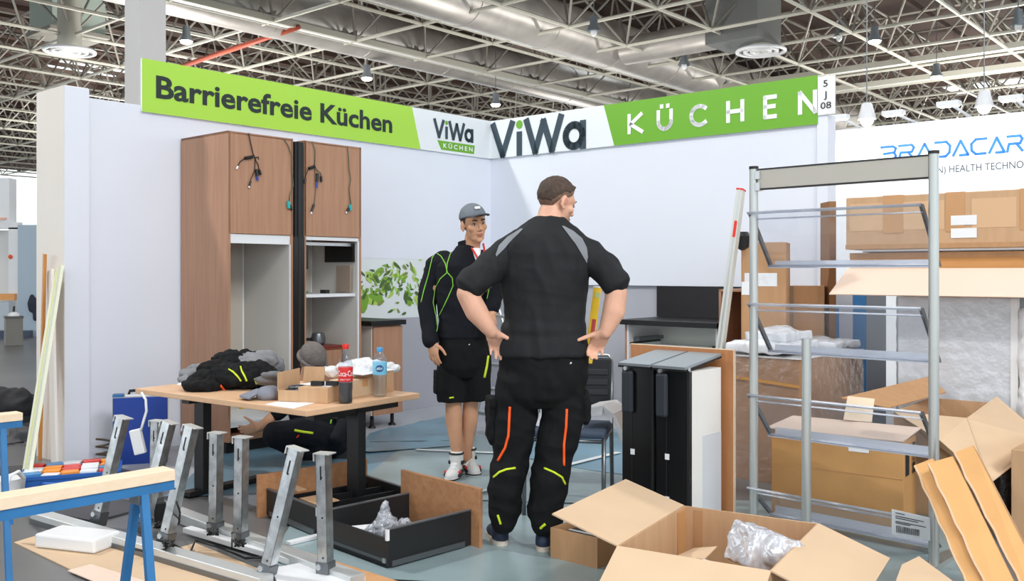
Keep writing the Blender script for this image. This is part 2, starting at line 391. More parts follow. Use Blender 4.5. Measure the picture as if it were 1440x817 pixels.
# ---------------------------------------------------------------- protective film on the booth floor
def filmmat(name, c): return mat(name, c, .28, var=.14, vscale=1.6, bump=.35, bscale=7)
F1 = filmmat('film_teal', (116, 154, 174)); F2 = filmmat('film_pale', (146, 166, 170)); F3 = filmmat('film_grey', (138, 162, 172)); F4 = mat('booth_base', (180, 184, 192), .5, var=.03)
wl('floor_booth_base', lbox(MB(), 0, 4.3, 0, 3.8, .0, .004), F4).name = 'trim_3'
def film(name, corners, z, m, label, seed, nx=26, ny=26, amp=.004):
    """corners: four ground points; a wrinkled sheet with real relief"""
    a, b, c, d = [Vector((p[0], p[1], 0)) for p in corners]; vs = []; th = .0008
    for j in range(ny+1):
        for i in range(nx+1):
            s, t = i/nx, j/ny; e = .03*noise.noise(Vector((s*3+seed, t*3, seed)))
            p = (a*(1-s)+b*s)*(1-t)+(d*(1-s)+c*s)*t; q = Vector((p.x*3+seed, p.y*3, 0))
            h = amp*max(0, noise.noise(q)+.5*noise.noise(q*2.7)); edge = min(s, t, 1-s, 1-t)
            vs.append((p.x+(e if edge == 0 else 0), p.y+(e if edge == 0 else 0), z+h))
    fs = [(j*(nx+1)+i, j*(nx+1)+i+1, (j+1)*(nx+1)+i+1, (j+1)*(nx+1)+i) for j in range(ny) for i in range(nx)]
    o = obj(name, MB().add(vs, fs), m, None, 180); return tag(o, label, 'floor film', 'protective sheets over the stand floor')
g = lambda px, py: G(px, py)
film('protective_film', [g(380, 806), (1.9, 3.7), (2.4, 5.4), g(420, 690)], .006, F2, 'pale grey green film sheet under the open drawer and big carton', 1)
film('protective_film', [g(230, 700), g(560, 690), g(700, 640), g(330, 622)], .0085, F1, 'teal film sheet lying under the legs of the desk', 2)
film('protective_film', [g(480, 696), g(900, 715), g(930, 640), g(600, 606)], .011, F2, 'greyish film sheet around the feet of the two standing men', 3)
film('protective_film', [g(505, 640), g(640, 630), g(625, 588), g(520, 612)], .018, F1, 'bluish crumpled film edge in front of the grey wall corner', 5, amp=.03)
film('protective_film', [g(690, 640), g(1000, 690), g(940, 610), g(720, 596)], .0135, F1, 'bluish film sheet under the chair with steel legs', 6)
for i, (a, b, wd, lb) in enumerate((((585, 636), (705, 641), .05, 'white tape strip behind the white trainers'), ((790, 660), (870, 640), .05, 'white tape strip on the film between chair and black pull-outs'),
        ((660, 700), (700, 690), .035, 'white tape strip left of the neon seamed trousers'), ((520, 625), (640, 623), .02, 'thin dark seam strip on the teal film'))):
    p, q = G(*a), G(*b); d = (q-p).normalized(); nn = Z.cross(d)*wd*.5
    tag(obj('tape_strip', MB().slab([p-nn+Z*.0225, q-nn+Z*.0225, q+nn+Z*.0225, p+nn+Z*.0225], .001), mat('white_tape', (226, 232, 234), .4) if i < 3 else mat('seam_dark', (96, 116, 124), .5)), lb, 'tape')
# ---------------------------------------------------------------- banners
def banner(name, label, sidebox, o_of, a0, a1, zt, zb): pass
bl = thing('fascia_banner', 'green and white fascia reading Barrierefreie Küchen over the left wall', 'sign', L(1.96, 0, 2.55))
obj('board', lbox(MB(), .0, 3.92, .002, .022, 2.55, 2.95), mat('banner_white', (232, 238, 242), .5), bl)
def lp(px, z, v=.0235):
    return L(t_at(px), v, z)
def lpoly(name, pts, m, parent): return obj(name, MB().slab(pts, .002), m, parent)
lpoly('green_field', [L(3.92, .0235, 2.55), L(1.05, .0235, 2.55), L(1.166, .0235, 2.95), L(3.92, .0235, 2.95)], GREEN, bl)
lettering('lettering', 'Barrierefreie Küchen', L(3.81, .0246, 2.666), U, 2.385, .172, INK, bl, .026, gap=.14)
# small logo: V i W a with a green dot, and the green KÜCHEN tag
def viwa(parent, org, x, wd, h, th, ms):
    V_ = [[(0, 1), (.11, 0), (.22, 1)]]; I_ = [[(.30, .62), (.30, 0)]]
    W_ = [[(.38, 1), (.475, 0), (.565, .92), (.655, 0), (.75, 1)]]
    A_ = [arc(.885, .36, .085, .32, 0, 360, 18), [(.975, .72), (.975, 0)]]
    strokes('logo_lettering', V_+I_+W_+A_, org, x, wd, h, th, ms, parent)
    n = Vector(x).cross(Z); c = Vector(org)+Vector(x)*wd*.30+Z*h*.92+n*.003
    M = frame(c, x, n); mb = MB().add([(math.cos(k*math.pi/8)*th*.62, math.sin(k*math.pi/8)*th*.62, 0) for k in range(16)], [tuple(range(16))], M)
    obj('logo_dot', mb, GREEN2, parent, fix=False)
viwa(bl, L(.86, .0235, 2.70), U, .56, .165, .034, SLATE)
lpoly('logo_tag', [L(.765, .0235, 2.575), L(.285, .0235, 2.575), L(.275, .0235, 2.665), L(.82, .0235, 2.665)], GREEN2, bl)
lettering('tag_lettering', 'K Ü C H E N', L(.74, .0246, 2.597), U, .43, .045, mat('print_white', (246, 248, 250), .5), bl, .02, gap=.05)
br = thing('fascia_banner', 'green and white fascia reading KÜCHEN in wide letters over the right wall', 'sign', R_(1.8, 0, 2.55))
obj('board', rbox(MB(), .0, 3.61, .002, .022, 2.55, 2.95), MATS['banner_white'], br)
lpoly('green_field', [R_(1.61, .0235, 2.55), R_(3.61, .0235, 2.55), R_(3.61, .0235, 2.95), R_(1.487, .0235, 2.95)], GREEN2, br)
viwa(br, R_(.06, .0235, 2.575), V, 1.21, .325, .072, SLATE)
PW = MATS['print_white']
LET = {'K': [[(0, 0), (0, 1)], [(.95, 1), (.12, .48), (1, 0)]], 'U': [[(0, 1)]+arc(.5, .42, .5, .42, 180, 360, 12)+[(1, 1)], [(.26, 1.3), (.26, 1.22)], [(.74, 1.3), (.74, 1.22)]],
       'C': [arc(.55, .5, .5, .5, 48, 312, 18)], 'H': [[(0, 0), (0, 1)], [(1, 0), (1, 1)], [(0, .5), (1, .5)]], 'E': [[(.9, 1), (0, 1), (0, 0), (.9, 0)], [(0, .52), (.8, .52)]], 'N': [[(0, 0), (0, 1), (1, 0), (1, 1)]]}
for ch, x0, x1 in (('K', 887, 905), ('U', 928, 946), ('C', 973, 997), ('H', 1026, 1046), ('E', 1078, 1094), ('N', 1127, 1148)):
    a, b = s_at(x0), s_at(x1); strokes('letter', LET[ch], R_(a, .0245, 2.655), V, b-a, .165, .036, PW, br)
sg = thing('stand_number_sign', 'small white sign reading 5 J 08 at the right end of the green fascia', 'sign', R_(3.68, 0, 2.62))
obj('plate', rbox(MB(), 3.612, 3.755, .022, .034, 2.62, 2.93), PLAST, sg)
lettering('digit', '5', R_(3.66, .0345, 2.845), V, .036, .052, INKK, sg, .004); lettering('letter', 'J', R_(3.665, .0345, 2.755), V, .022, .052, INKK, sg, .004); lettering('digit', '08', R_(3.637, .0345, 2.668), V, .088, .052, INKK, sg, .004)
# ---------------------------------------------------------------- hall roof
H, MOD, HT = 7.65, 2.65, 2.0
roofz = H+3.0
RD = mat('roof_deck', (78, 60, 52), .8, var=.25, vscale=.6)
cm = MB(); Mr = Matrix(((U.x, V.x, 0, CORNER.x), (U.y, V.y, 0, CORNER.y), (0, 0, 1, 0), (0, 0, 0, 1)))
def project(p): return (CX+F*p.x/p.y, HY-F*(p.z-EYE)/p.y) if p.y > .5 else (9999, 9999)
# roof panels between skylight openings (the openings are real holes showing the sky)
holes = [(30, 6, -26), (44, 5, -20), (38, 6, 22), (18, 3, -14)]
ks = 5.3
roof = struct(obj('ceiling', MB().bx(-.05, .05, -.05, .05, roofz, roofz+.1, Mr), RD))
random.seed(11); nr = 0
sky = set(random.sample([(i, j) for i in range(-6, 15) for j in range(-14, 15)], 90))
for i in range(-8, 16):
    run = MB(); any_ = False
    for j in range(-15, 16):
        c = Mr @ Vector((i*ks+2, j*ks, 0))
        if not (-28 < c.y < 85 and abs(c.x) < 60): continue
        x0, x1, y0, y1 = i*ks+2-ks/2, i*ks+2+ks/2, j*ks-ks/2, j*ks+ks/2
        if (i, j) in sky and c.y > 16: run.bx(x0, x0+.9, y0, y1, roofz, roofz+.12, Mr); run.bx(x1-.9, x1, y0, y1, roofz, roofz+.12, Mr)
        else: run.bx(x0, x1, y0, y1, roofz, roofz+.12, Mr)
        for q in range(4): run.bx(x0, x1, y0+q*ks/4, y0+q*ks/4+.12, roofz-.18, roofz, Mr)
        any_ = True
    if any_: obj('roof_panel', run, RD, roof)
def nd(i, j, up=0): k = .5 if up else 0; return CORNER+U*((i+k)*MOD+1.2)+V*((j+k)*MOD)+Z*(H+(HT if up else 0))
tubes = []
for i in range(-4, 26):
    for j in range(-22, 24):
        a = nd(i, j); c = (a.x, a.y)
        for up in (0, 1):
            p = nd(i, j, up)
            for (di, dj) in ((1, 0), (0, 1)): tubes.append((p, nd(i+di, j+dj, up), .048 if not up else .04, up))
        t = nd(i, j, 1)
        for (di, dj) in ((0, 0), (1, 0), (0, 1), (1, 1)): tubes.append((t, nd(i+di, j+dj), .034, 2))
vis = []
for a, b, r, k in tubes:
    m = (a+b)/2
    if not (17 < m.y < 74): continue
    px, py = project(m)
    if -140 < px < 1580 and -120 < py < 330: vis.append((-(r*(b-a).length)/m.y**2, a, b, r, k))
vis.sort(key=lambda x: x[0])
sf = thing('space_frame', 'pale tubular steel space frame truss carrying the hall roof', 'roof truss', (0, 30, H))
unit = {}
for k, (mm, nm) in enumerate(((TRUSSW, 'chord'), (TRUSSD, 'chord'), (TRUSSD, 'diagonal'))):
    me = bpy.data.meshes.new('strut'); q = MB().tube([(0, 0, 0), (0, 0, 1)], 1, 6); me.from_pydata([tuple(v) for v in q.v], [], q.f); me.materials.append(mm); shade(me, 50); unit[k] = (me, nm)
rest = {0: MB(), 1: MB(), 2: MB()}; cnt = 0
for _, a, b, r, k in vis:
    px, py = project((a+b)/2)
    if cnt < 290 and -40 < px < 1480 and -60 < py < 190:
        me, nm = unit[k]; o = bpy.data.objects.new(nm, me); COL.objects.link(o); o.parent = sf
        o.location = a-Vector((0, 30, H)); o.rotation_euler = (b-a).to_track_quat('Z', 'Y').to_euler(); o.scale = (r, r, (b-a).length); cnt += 1
    else: rest[k].tube([a, b], r, 5)
for k in rest:
    o = obj(('chord', 'chord', 'diagonal')[k], rest[k], (TRUSSW, TRUSSD, TRUSSD)[k], sf, 60); o['kind'] = 'stuff'
# ducts running with the left wall, light channels below them, one cross duct
def line_u(px, py, z, a, b):
    Y = (z-EYE)*F/(HY-py); p = P(px, py, Y); return p+U*a, p+U*b
def duct(label, px, py, r, a, b, z=H+0.5):
    p, q = line_u(px, py, z, a, b); t = thing('ventilation_duct', label, 'duct', p)
    obj('duct_pipe', MB().tube([p, q], r, 28), DUCT, t, 40)
    n = int((q-p).length/3)
    for i in range(n): c = p+(q-p)*(i+.5)/n; obj('flange', MB().tube([c-U*.035, c+U*.035], r*1.02, 28), DUCT, t, 40)
    return p, q
duct('round silver duct above the green Barrierefreie fascia, left of two', 500, 46, .66, -14, 24)
duct('round silver duct above the corner of the two fascias, right of two', 800, 44, .70, -12, 22)
p0 = P(880, 72, 27.5); t = thing('ventilation_duct', 'silver cross duct branching right above the KÜCHEN fascia', 'duct', p0)
obj('duct_pipe', MB().tube([p0, p0+V*3.1], .40, 24), DUCT, t, 40); obj('end_box', MB().bx(3.0, 4.5, -.7, .7, -.42, 1.7, frame(p0, V)), mat('duct_box_grey', (128, 130, 128), .5, .3), t)
p0 = P(95, 20, 27); t = thing('ventilation_shaft', 'pale green grey duct box hanging at the upper left over the round diffuser', 'duct', p0)
obj('shaft', MB().bx(-.75, .75, -.75, .75, -.6, 2.4, frame(p0, U)), mat('shaft_green', (176, 190, 180), .5), t); obj('collar', MB().bx(-.85, .85, -.85, .85, -.7, -.6, frame(p0, U)), TRUSSD, t)
for px, py, lb in ((500, 60, 'long white lit channel under the left silver duct'), (800, 79, 'long white lit channel under the right silver duct')):
    a, b = line_u(px, py, H-.02, -14, 24); t = thing('light_channel', lb, 'ceiling channel', a); M = frame(a, U)
    obj('tray', MB().bx(0, (b-a).length, -.16, .16, 0, .1, M), PLAST, t); obj('rim', MB().bx(0, (b-a).length, -.19, -.16, -.03, .13, M).bx(0, (b-a).length, .16, .19, -.03, .13, M), TRUSSW, t)
for px, py, lb in ((1310, 84, 'white roof channel at upper right, upper one'), (1330, 108, 'white roof channel at upper right, lower one')):
    Y = (H-EYE)*F/(HY-py); p = P(px, py, Y); t = thing('light_channel', lb, 'ceiling channel', p); M = frame(p, V)
    obj('tray', MB().bx(-9, 14, -.14, .14, 0, .12, M), PLAST, t); obj('rim', MB().bx(-9, 14, -.17, -.14, -.03, .14, M).bx(-9, 14, .14, .17, -.03, .14, M), TRUSSW, t)
# round ceiling diffusers
for px, py, Y, lb in ((98, 72, 25, 'round white ceiling diffuser at upper left beside the hall column'), (1070, 72, 25, 'round white ceiling diffuser above the KÜCHEN fascia')):
    p = P(px, py, Y); t = thing('ceiling_diffuser', lb, 'ceiling vent', p)
    for r in (.62, .42, .24): obj('ring', MB().tube([p+Vector((r*math.cos(a*math.pi/16), r*math.sin(a*math.pi/16), 0)) for a in range(33)], .05, 8, caps=False), PLAST, t, 180)
    obj('spokes', MB().bx(-.62, .62, -.02, .02, -.02, .02, fx(p, .3)).bx(-.02, .02, -.62, .62, -.02, .02, fx(p, .3)), PLAST, t); obj('neck', MB().cyl(p, p+Z*1.6, .3, 16), TRUSSW, t, 40)
# hanging high-bay lamps
for px, py, Y, on, lb in ((262, 58, 24, 1, 'lit high bay lamp above the word Barrierefreie'), (516, 110, 27, 1, 'lit high bay lamp above the word Küchen on green'), (697, 147, 30, 1, 'lit high bay lamp just above the corner of the fascias'), (835, 44, 23, 0, 'unlit hanging lamp with blue grey housing at top centre'),
        (962, 92, 27, 0, 'small hanging lamp with clear bulb over the KÜCHEN fascia'), (1230, 58, 24, 1, 'lit bell shaped lamp in the roof at upper right'), (1180, 52, 25, 0, 'small bulb lamp left of the lit bell lamp'), (1317, 108, 27, 1, 'bluish bell lamp above the white stand opposite'), (1432, 36, 22, 0, 'hanging bulb lamp at the top right edge')):
    p = P(px, py, Y); t = thing('hanging_lamp', lb, 'lamp', p)
    obj('housing', MB().lathe([(.10, .62), (.15, .6), (.16, .3), (.27, .06), (.28, .0), (.25, .02), (.10, .25)], Matrix.Translation(p) @ Matrix.Scale(.62, 4), 18), mat('lamp_grey', (128, 136, 142), .4, .3), t, 40)
    obj('bulb', MB().ell(p+Z*(-.02), (.15, .15, .06) if on else (.08, .08, .11)), GLOW if on else PLAST, t, 180); obj('rod', MB().cyl(p+Z*.38, Vector((p.x, p.y, roofz)), .012, 6), STEEL, t)
tag(obj('fire_pipe', MB().tube([P(250, 95, 28), P(420, 38, 24)], .07, 8), mat('pipe_red', (196, 92, 70), .5), None, 180), 'thin red sprinkler pipe in the roof above the left fascia', 'pipe')
# ---------------------------------------------------------------- neighbouring stands, right
B0 = Vector((3.714, 11.0, 0)); MB_ = Matrix(((V.x, -U.x, 0, B0.x), (V.y, -U.y, 0, B0.y), (0, 0, 1, 0), (0, 0, 0, 1)))
def b_at(px): r = (px-CX)/F; return (11*r-3.714)/(.757+.653*r)
def BW(b, o, z): return B0+V*b-U*o+Z*z
bw = tag(obj('exhibition_wall', MB().bx(-.9, 4.2, -.1, 0, 0, 3.0, MB_), mat('stand_white', (246, 248, 250), .5)), 'bright white stand wall with blue BRADACARE lettering behind the cartons', 'stand wall')
Tl = {'B': [[(.02, 1), (.8, 1), (1, .85), (.9, .56), (.2, .5)], [(.9, .52), (1, .3), (.85, 0), (0, 0)]], 'R': [[(0, 1), (.85, 1), (1, .8), (.85, .5), (.1, .5)], [(.08, .4), (0, 0)], [(.6, .5), (1, 0)]],
      'A': [[(0, 0), (.5, 1), (1, 0), (.45, 0)]], 'D': [[(0, 1), (.75, 1), (1, .7), (.95, .25), (.7, 0), (0, 0)]], 'C': [[(1, 1), (.3, 1), (0, .7), (.02, .25), (.3, 0), (.95, 0)]], 'E': [[(1, 1), (0, 1)], [(0, .5), (.9, .5)], [(0, 0), (1, 0)]]}
for k, ch in enumerate('BRADACARE'):
    a, b = b_at(1239+25.4*k), b_at(1239+25.4*k+21); strokes('letter', Tl[ch], BW(a, .0, 2.6), V, b-a, .155, .026, BLUEL, bw)
lettering('lettering', '(IN) HEALTH TECHNOLOGY', BW(b_at(1311), .0, 2.42), V, b_at(1477)-b_at(1311), .075, mat('grey_print', (70, 80, 88), .5), bw, .006, gap=.14)
# pale plant picture low on that wall
lm = MB(); random.seed(9)
for i in range(46):
    b = random.choice([random.gauss(b_at(1252), .09), random.gauss(b_at(1240), .14)]); z = random.gauss(2.02, .07); l = random.uniform(.04, .1); a = random.uniform(-1, 1)
    d = V*math.cos(a)+Z*math.sin(a); e = V*-math.sin(a)+Z*math.cos(a); c = BW(b, .002+i*.0001, z); lm.slab([c-d*l, c-e*l*.3, c+d*l, c+e*l*.3], .001, mi=i % 2)
obj('plant_print', lm, [mat('print_mint', (150, 200, 150), .5), mat('print_leaf', (104, 176, 110), .5)], bw)
obj('chair_print', MB().slab([BW(b_at(1281), .004, 2.0), BW(b_at(1293), .004, 2.0), BW(b_at(1293), .004, 2.13), BW(b_at(1281), .004, 2.13)], .002).slab([BW(b_at(1364), .004, 1.98), BW(b_at(1371), .004, 1.98), BW(b_at(1371), .004, 2.06), BW(b_at(1364), .004, 2.06)], .002), mat('print_teal', (92, 178, 160), .5), bw)
obj('niche_print', MB().slab([BW(b_at(1378), .003, 2.13), BW(b_at(1385), .003, 2.08), BW(b_at(1420), .003, 2.11), BW(b_at(1432), .003, 2.16)], .002), mat('print_taupe', (186, 184, 172), .5), bw)
for px, py, lb in ((1198, 165, 'first arm floodlight from the left on the white stand wall'), (1274, 159, 'second arm floodlight from the left on the white stand wall'), (1350, 146, 'third arm floodlight from the left on the white stand wall'), (1436, 138, 'fourth arm floodlight from the left on the white stand wall')):
    b = b_at(px); q = BW(b, .4, 0); q.z = EYE+(HY-py)*q.y/F; t = thing('arm_floodlight', lb, 'lamp', BW(b, -.05, 3.0))
    obj('head', MB().bx(-.11, .11, -.06, .06, -.025, .025, frame(q, V)), PLAST, t, bevel=.005); obj('led_panel', MB().bx(-.09, .09, -.045, .045, -.03, -.025, frame(q, V)), LED, t); obj('arm', MB().tube([q+U*.06, BW(b+.1, -.05, 3.0)], .014, 8), PLAST, t, 180)
    l = bpy.data.lights.new('arm_floodlight', 'SPOT'); l.energy = 14; l.spot_size = 2.4; l.spot_blend = .8; l.shadow_soft_size = .08
    o = bpy.data.objects.new('arm_floodlight_light', l); COL.objects.link(o); o.location = q-Z*.06; o.rotation_euler = (BW(b, -.02, 1.9)-q).to_track_quat('-Z', 'Y').to_euler()
for px, py, lb in ((1219, 168, 'glowing white bulb lamp behind the stand number sign'), (1384, 150, 'glowing white bulb lamp above the letters CARE')):
    p = P(px, py, 12.5); t = thing('spot_lamp', lb, 'lamp', p); obj('shade', MB().lathe([(.05, .22), (.07, .2), (.12, .0), (.10, .0)], Matrix.Translation(p), 14), PLAST, t, 40); obj('bulb', MB().ell(p, (.085, .085, .1)), LED, t, 180); obj('rod', MB().cyl(p+Z*.2, Vector((p.x, p.y, H)), .008, 6), STEEL, t)
# far left stands
def farbox(name, x0, x1, y0, y1, Y, d, m, label, cat):
    a, b = P(x0, y1, Y), P(x1, y0, Y); return tag(obj(name, MB().bx(a.x, b.x, Y, Y+d, a.z if a.z > .03 else 0, b.z), m), label, cat)
fs = thing('exhibition_stand', 'bright white stand front with orange dots at the far left edge', 'stand', P(10, 490, 20.5)-Z*P(10, 490, 20.5).z)
a, b = P(-60, 486, 20), P(13, 250, 20); obj('upper_fascia', MB().bx(a.x, b.x, 20, 20.3, P(0, 312, 20).z, b.z), MATS['stand_white'], fs)
obj('header', MB().bx(a.x, P(25, 0, 20).x, 20, 20.2, P(0, 322, 20).z, P(0, 312, 20).z), PLAST, fs); obj('back_panel', MB().bx(a.x, P(12, 0, 20).x, 20.6, 20.7, 0, P(0, 322, 20).z), mat('stand_pale', (238, 238, 236), .5), fs); obj('jamb', MB().bx(P(12, 0, 20).x, P(25, 0, 20).x, 20, 20.4, 0, P(0, 320, 20).z), MATS['stand_white'], fs)
obj('orange_stripe', MB().bx(a.x, P(22, 0, 19.95).x, 19.9, 19.99, P(0, 422, 19.9).z, P(0, 413, 19.9).z), mat('orange_print', (238, 168, 96), .5), fs); obj('counter', MB().bx(a.x, P(23, 0, 20).x, 19.7, 19.9, 0, P(0, 424, 19.9).z), mat('counter_pale', (196, 206, 214), .5), fs)
obj('logo_dot', MB().ell(P(14.5, 361, 19.98), (.045, .02, .045)), ORNG, fs, 180); obj('logo_stripe', MB().bx(a.x, P(9, 0, 19.99).x, 19.96, 19.995, P(0, 309, 20).z, P(0, 306, 20).z), mat('salmon_print', (248, 190, 170), .5), fs)
farbox('partition_wall', 25, 62, 316, 482, 19.5, .1, mat('pale_blue', (176, 194, 208), .5), 'pale blue partition wall at far left behind the white end post', 'stand wall')
farbox('storage_bench', -20, 34, 466, 490, 19, .35, mat('dark_blue_grey', (62, 76, 98), .5), 'low dark blue bench on the hall floor far left', 'bench')
p = G(19, 486); t = thing('waste_bin', 'grey waste bin standing on the hall floor far left', 'bin', p)
obj('body', MB().bx(-.14, .14, -.14, .14, 0, .52, fx(p, .6)), mat('bin_grey', (120, 118, 112), .5), t, bevel=.01); obj('rim', MB().bx(-.15, .15, -.15, .15, .5, .54, fx(p, .6)), mat('bin_dark', (88, 88, 86), .5), t); obj('handle', MB().cyl(p+Vector((0, 0, .54)), p+Vector((.01, 0, .72)), .02, 8), BLACK, t); obj('waste', MB().ell(p+Z*.55, (.1, .1, .07)), PLAST, t, 180)
p = P(45, 428, 19.4); jk, _ = bake('hanging_jacket', MB().chain([p+Z*.16, p+Z*.02, p-Z*.1], [.05, .09, .07]).chain([p+Vector((.05, 0, .1)), p+Vector((.07, 0, -.3))], [.05, .05]), mat('jacket_dark', (44, 50, 66), .8), None, .02, 4)
tag(jk, 'dark jacket hanging on the pale blue partition far left', 'jacket')
# ================================================================ LEFT WALL KITCHEN
def panel(name, t0, t1, v0, v1, z0, z1, m, parent, **k): return obj(name, lbox(MB(), t0, t1, v0, v1, z0, z1), m, parent, **k)
DV = .672
def cable(parent, t, pts, m, r=.004): return obj('cable', MB().tube([L(t+a, DV+.012+c, z) for a, z, c in pts], r, 6), m, parent, 180)
CABM = mat('cable_black', (30, 32, 34), .5); CABG = mat('cable_grey_green', (92, 98, 78), .5); TEAL = mat('teal_plug', (30, 176, 176), .5)
TLAB = ('tall beech kitchen cabinet nearest the white end post, black cables on its doors, open niche', 'tall beech kitchen cabinet beside the plant mural, with inner shelf and open niche')
tall = []
for k, (ta, tb) in enumerate(((3.6, 3.03), (2.925, 2.348))):
    c = thing('tall_cabinet', TLAB[k], 'cabinet', L((ta+tb)/2, .33, 0), 0, 'tall kitchen cabinets on the left wall'); tall.append(c); e = .019
    panel('side_panel', ta, ta-e, .02, DV, .1, 2.38, BROWN, c); panel('side_panel', tb, tb+e, .02, DV, .1, 2.38, BROWN, c)
    panel('side_lining', ta-e, ta-e-.004, .04, DV-.012, .16, 1.6, WLAM, c); panel('side_lining', tb+e, tb+e+.004, .04, DV-.012, .16, 1.6, LGREY, c)
    panel('back_panel', ta-.02, tb+.02, .02, .04, .1, 1.62, WLAM, c); panel('back_strip', ta-.1, tb+.05, .041, .06, .16, 1.6, mat('strip_beige', (198, 190, 178), .5), c)
    panel('upper_box', ta-e, tb+e, .02, DV-.024, 1.64, 2.36, BROWN, c); panel('top_panel', ta, tb, .02, DV, 2.362, 2.38, BROWN, c)
    panel('door', ta-.003, tb+.003, DV-.022, DV, 1.632, 2.372, BROWN, c)
    panel('base_panel', ta-e, tb+e, .02, DV-.03, .2, .235, WLAM, c); panel('plinth', ta-.03, tb+.03, .08, .6, .0, .1, BLACK, c)
    panel('floor_board', ta-e, tb+e, .02, DV-.01, .10, .14, BROWN, c)
    if k == 0: panel('header_rail', ta-e, tb+e, DV-.03, DV-.012, 1.56, 1.628, WLAM, c); panel('front_edge', tb+e, tb+e+.008, DV-.02, DV-.004, .2, 1.56, WLAM, c)
    else:
        panel('header_rail', ta-e, tb+e, DV-.03, DV-.012, 1.6, 1.628, WLAM, c); panel('front_edge', tb+e, tb+e+.012, DV-.02, DV-.004, .2, 1.6, WLAM, c)
        panel('shelf', ta-e, tb+e, .06, DV-.05, 1.145, 1.17, WLAM, c); panel('lift_mechanism', tb+e+.006, tb+e+.03, .25, .62, 1.43, 1.585, BLACKS, c); panel('lift_arm', tb+.06, tb+.04, .42, .6, 1.18, 1.4, mat('taupe_plate', (158, 140, 126), .5), c)
        panel('stay_rod', ta-e, tb+.05, .58, .6, 1.56, 1.585, ALU, c); panel('hinge', ta-e-.004, ta-e-.03, .5, .66, 1.37, 1.56, BLACKS, c)
    # hanging wiring
    w0 = (ta+tb)/2
    if k == 0:
        T0 = t_at(355)-.33
        def tt(px): return 3.6-(px-321)/(413-321)*.576
        Z0 = lambda py: EYE+(HY-py)*(6.836+.0045*0)/F
    def zz(px, py):
        Y = 10-.653*DV-.757*tx(px); return EYE+(HY-py)*Y/F
    def tx(px): r = (px-CX)/F; return (-.228+.757*DV-r*(10-.653*DV))/(.653-.757*r)
    def cp(name, pts, m, r=.0045): return obj(name, MB().tube([L(tx(a), DV+.008+.004*(i % 2), zz(a, b)) for i, (a, b) in enumerate(pts)], r, 6), m, c, 180)
    def plug(a, b, a2, b2, m, r=.011): return obj('plug', MB().tube([L(tx(a), DV+.014, zz(a, b)), L(tx(a2), DV+.014, zz(a2, b2))], r, 8), m, c, 40)
    if k == 0:
        cp('cable', [(349, 187), (351, 200), (355, 216), (358, 224)], CABM); cp('cable', [(355, 219), (345, 222)], CABM); plug(343, 222.5, 353, 221, BLACK, .012); cp('cable', [(343, 223), (336, 228), (333, 235)], CABM, .004); plug(333, 234, 331, 238, PLAST, .007)
        cp('cable', [(358, 224), (357, 240), (352, 252), (350, 259)], CABM, .004); plug(351, 255, 349, 262, BLACK, .008); plug(349, 262, 348.5, 264, PLAST, .007)
        cp('cable', [(358, 224), (362, 232), (364, 242)], CABM, .004); plug(359, 238, 360, 248, BLACK, .011); plug(363, 239, 365, 246, BLACK, .010); plug(360, 248, 361, 254, mat('plug_blue', (44, 72, 176), .5), .009); cp('cable', [(356, 222), (362, 221), (363, 224)], CABM, .004)
        cp('cable', [(399, 196), (404, 205), (409, 218), (409, 240), (411, 252), (411, 262), (407, 274), (405, 285)], CABG); plug(404, 283, 404.5, 293, TEAL, .013); plug(406, 288, 409, 296, BLACK, .008)
    else:
        cp('cable', [(438, 199), (442, 212), (441.5, 232)], CABG); plug(433, 237, 441, 234, BLACK, .012); cp('cable', [(433, 237), (429, 246), (427.5, 254)], CABM, .004); plug(428, 252, 427, 257, BLACK, .009)
        cp('cable', [(441, 232), (445, 240), (450, 243), (451, 252)], CABG, .004); plug(445, 244, 444, 256, BLACK, .013); plug(450, 248, 450.5, 256, BLACK, .01); plug(444, 256, 444, 264, MATS['plug_blue'], .009)
        cp('cable', [(442, 236), (443, 262), (442, 280), (440, 290)], CABG, .004); plug(440, 288, 436.5, 298, BLACK, .010); plug(436.5, 298, 436, 301, PLAST, .007)
        cp('cable', [(488, 206), (489, 222), (490, 238), (492, 252), (490, 266), (492, 288)], CABG); plug(490.5, 288, 491.5, 296, TEAL, .013); plug(489, 293, 486, 298, BLACK, .010); plug(486, 298, 485, 300, PLAST, .007)
    # folded cable loop with yellow plug low on the near side, only on the first one
    if k == 0:
        obj('cable_loop', MB().tube([L(3.5+.03*math.cos(a*.8), DV+.012, .44+.07*math.sin(a*.8)) for a in range(9)], .006, 6), CABM, c, 180); obj('yellow_plug', MB().tube([L(3.5, DV+.016, .40), L(3.5, DV+.016, .34)], .016, 8), mat('plug_yellow', (246, 196, 40), .5), c, 40)
tk = thing('lift_track', 'tall black lift column standing between the two tall beech cabinets', 'lift column', L(2.977, .5, 0))
panel('upper_rail', 3.018, 2.936, .3, DV+.006, 1.62, 2.36, BLACK, tk); panel('lower_rail', 3.03, 2.93, .25, DV+.012, .0, 1.62, BLACKS, tk); panel('rail_groove', 2.99, 2.965, DV+.006, DV+.014, .3, 2.36, DARKM, tk)
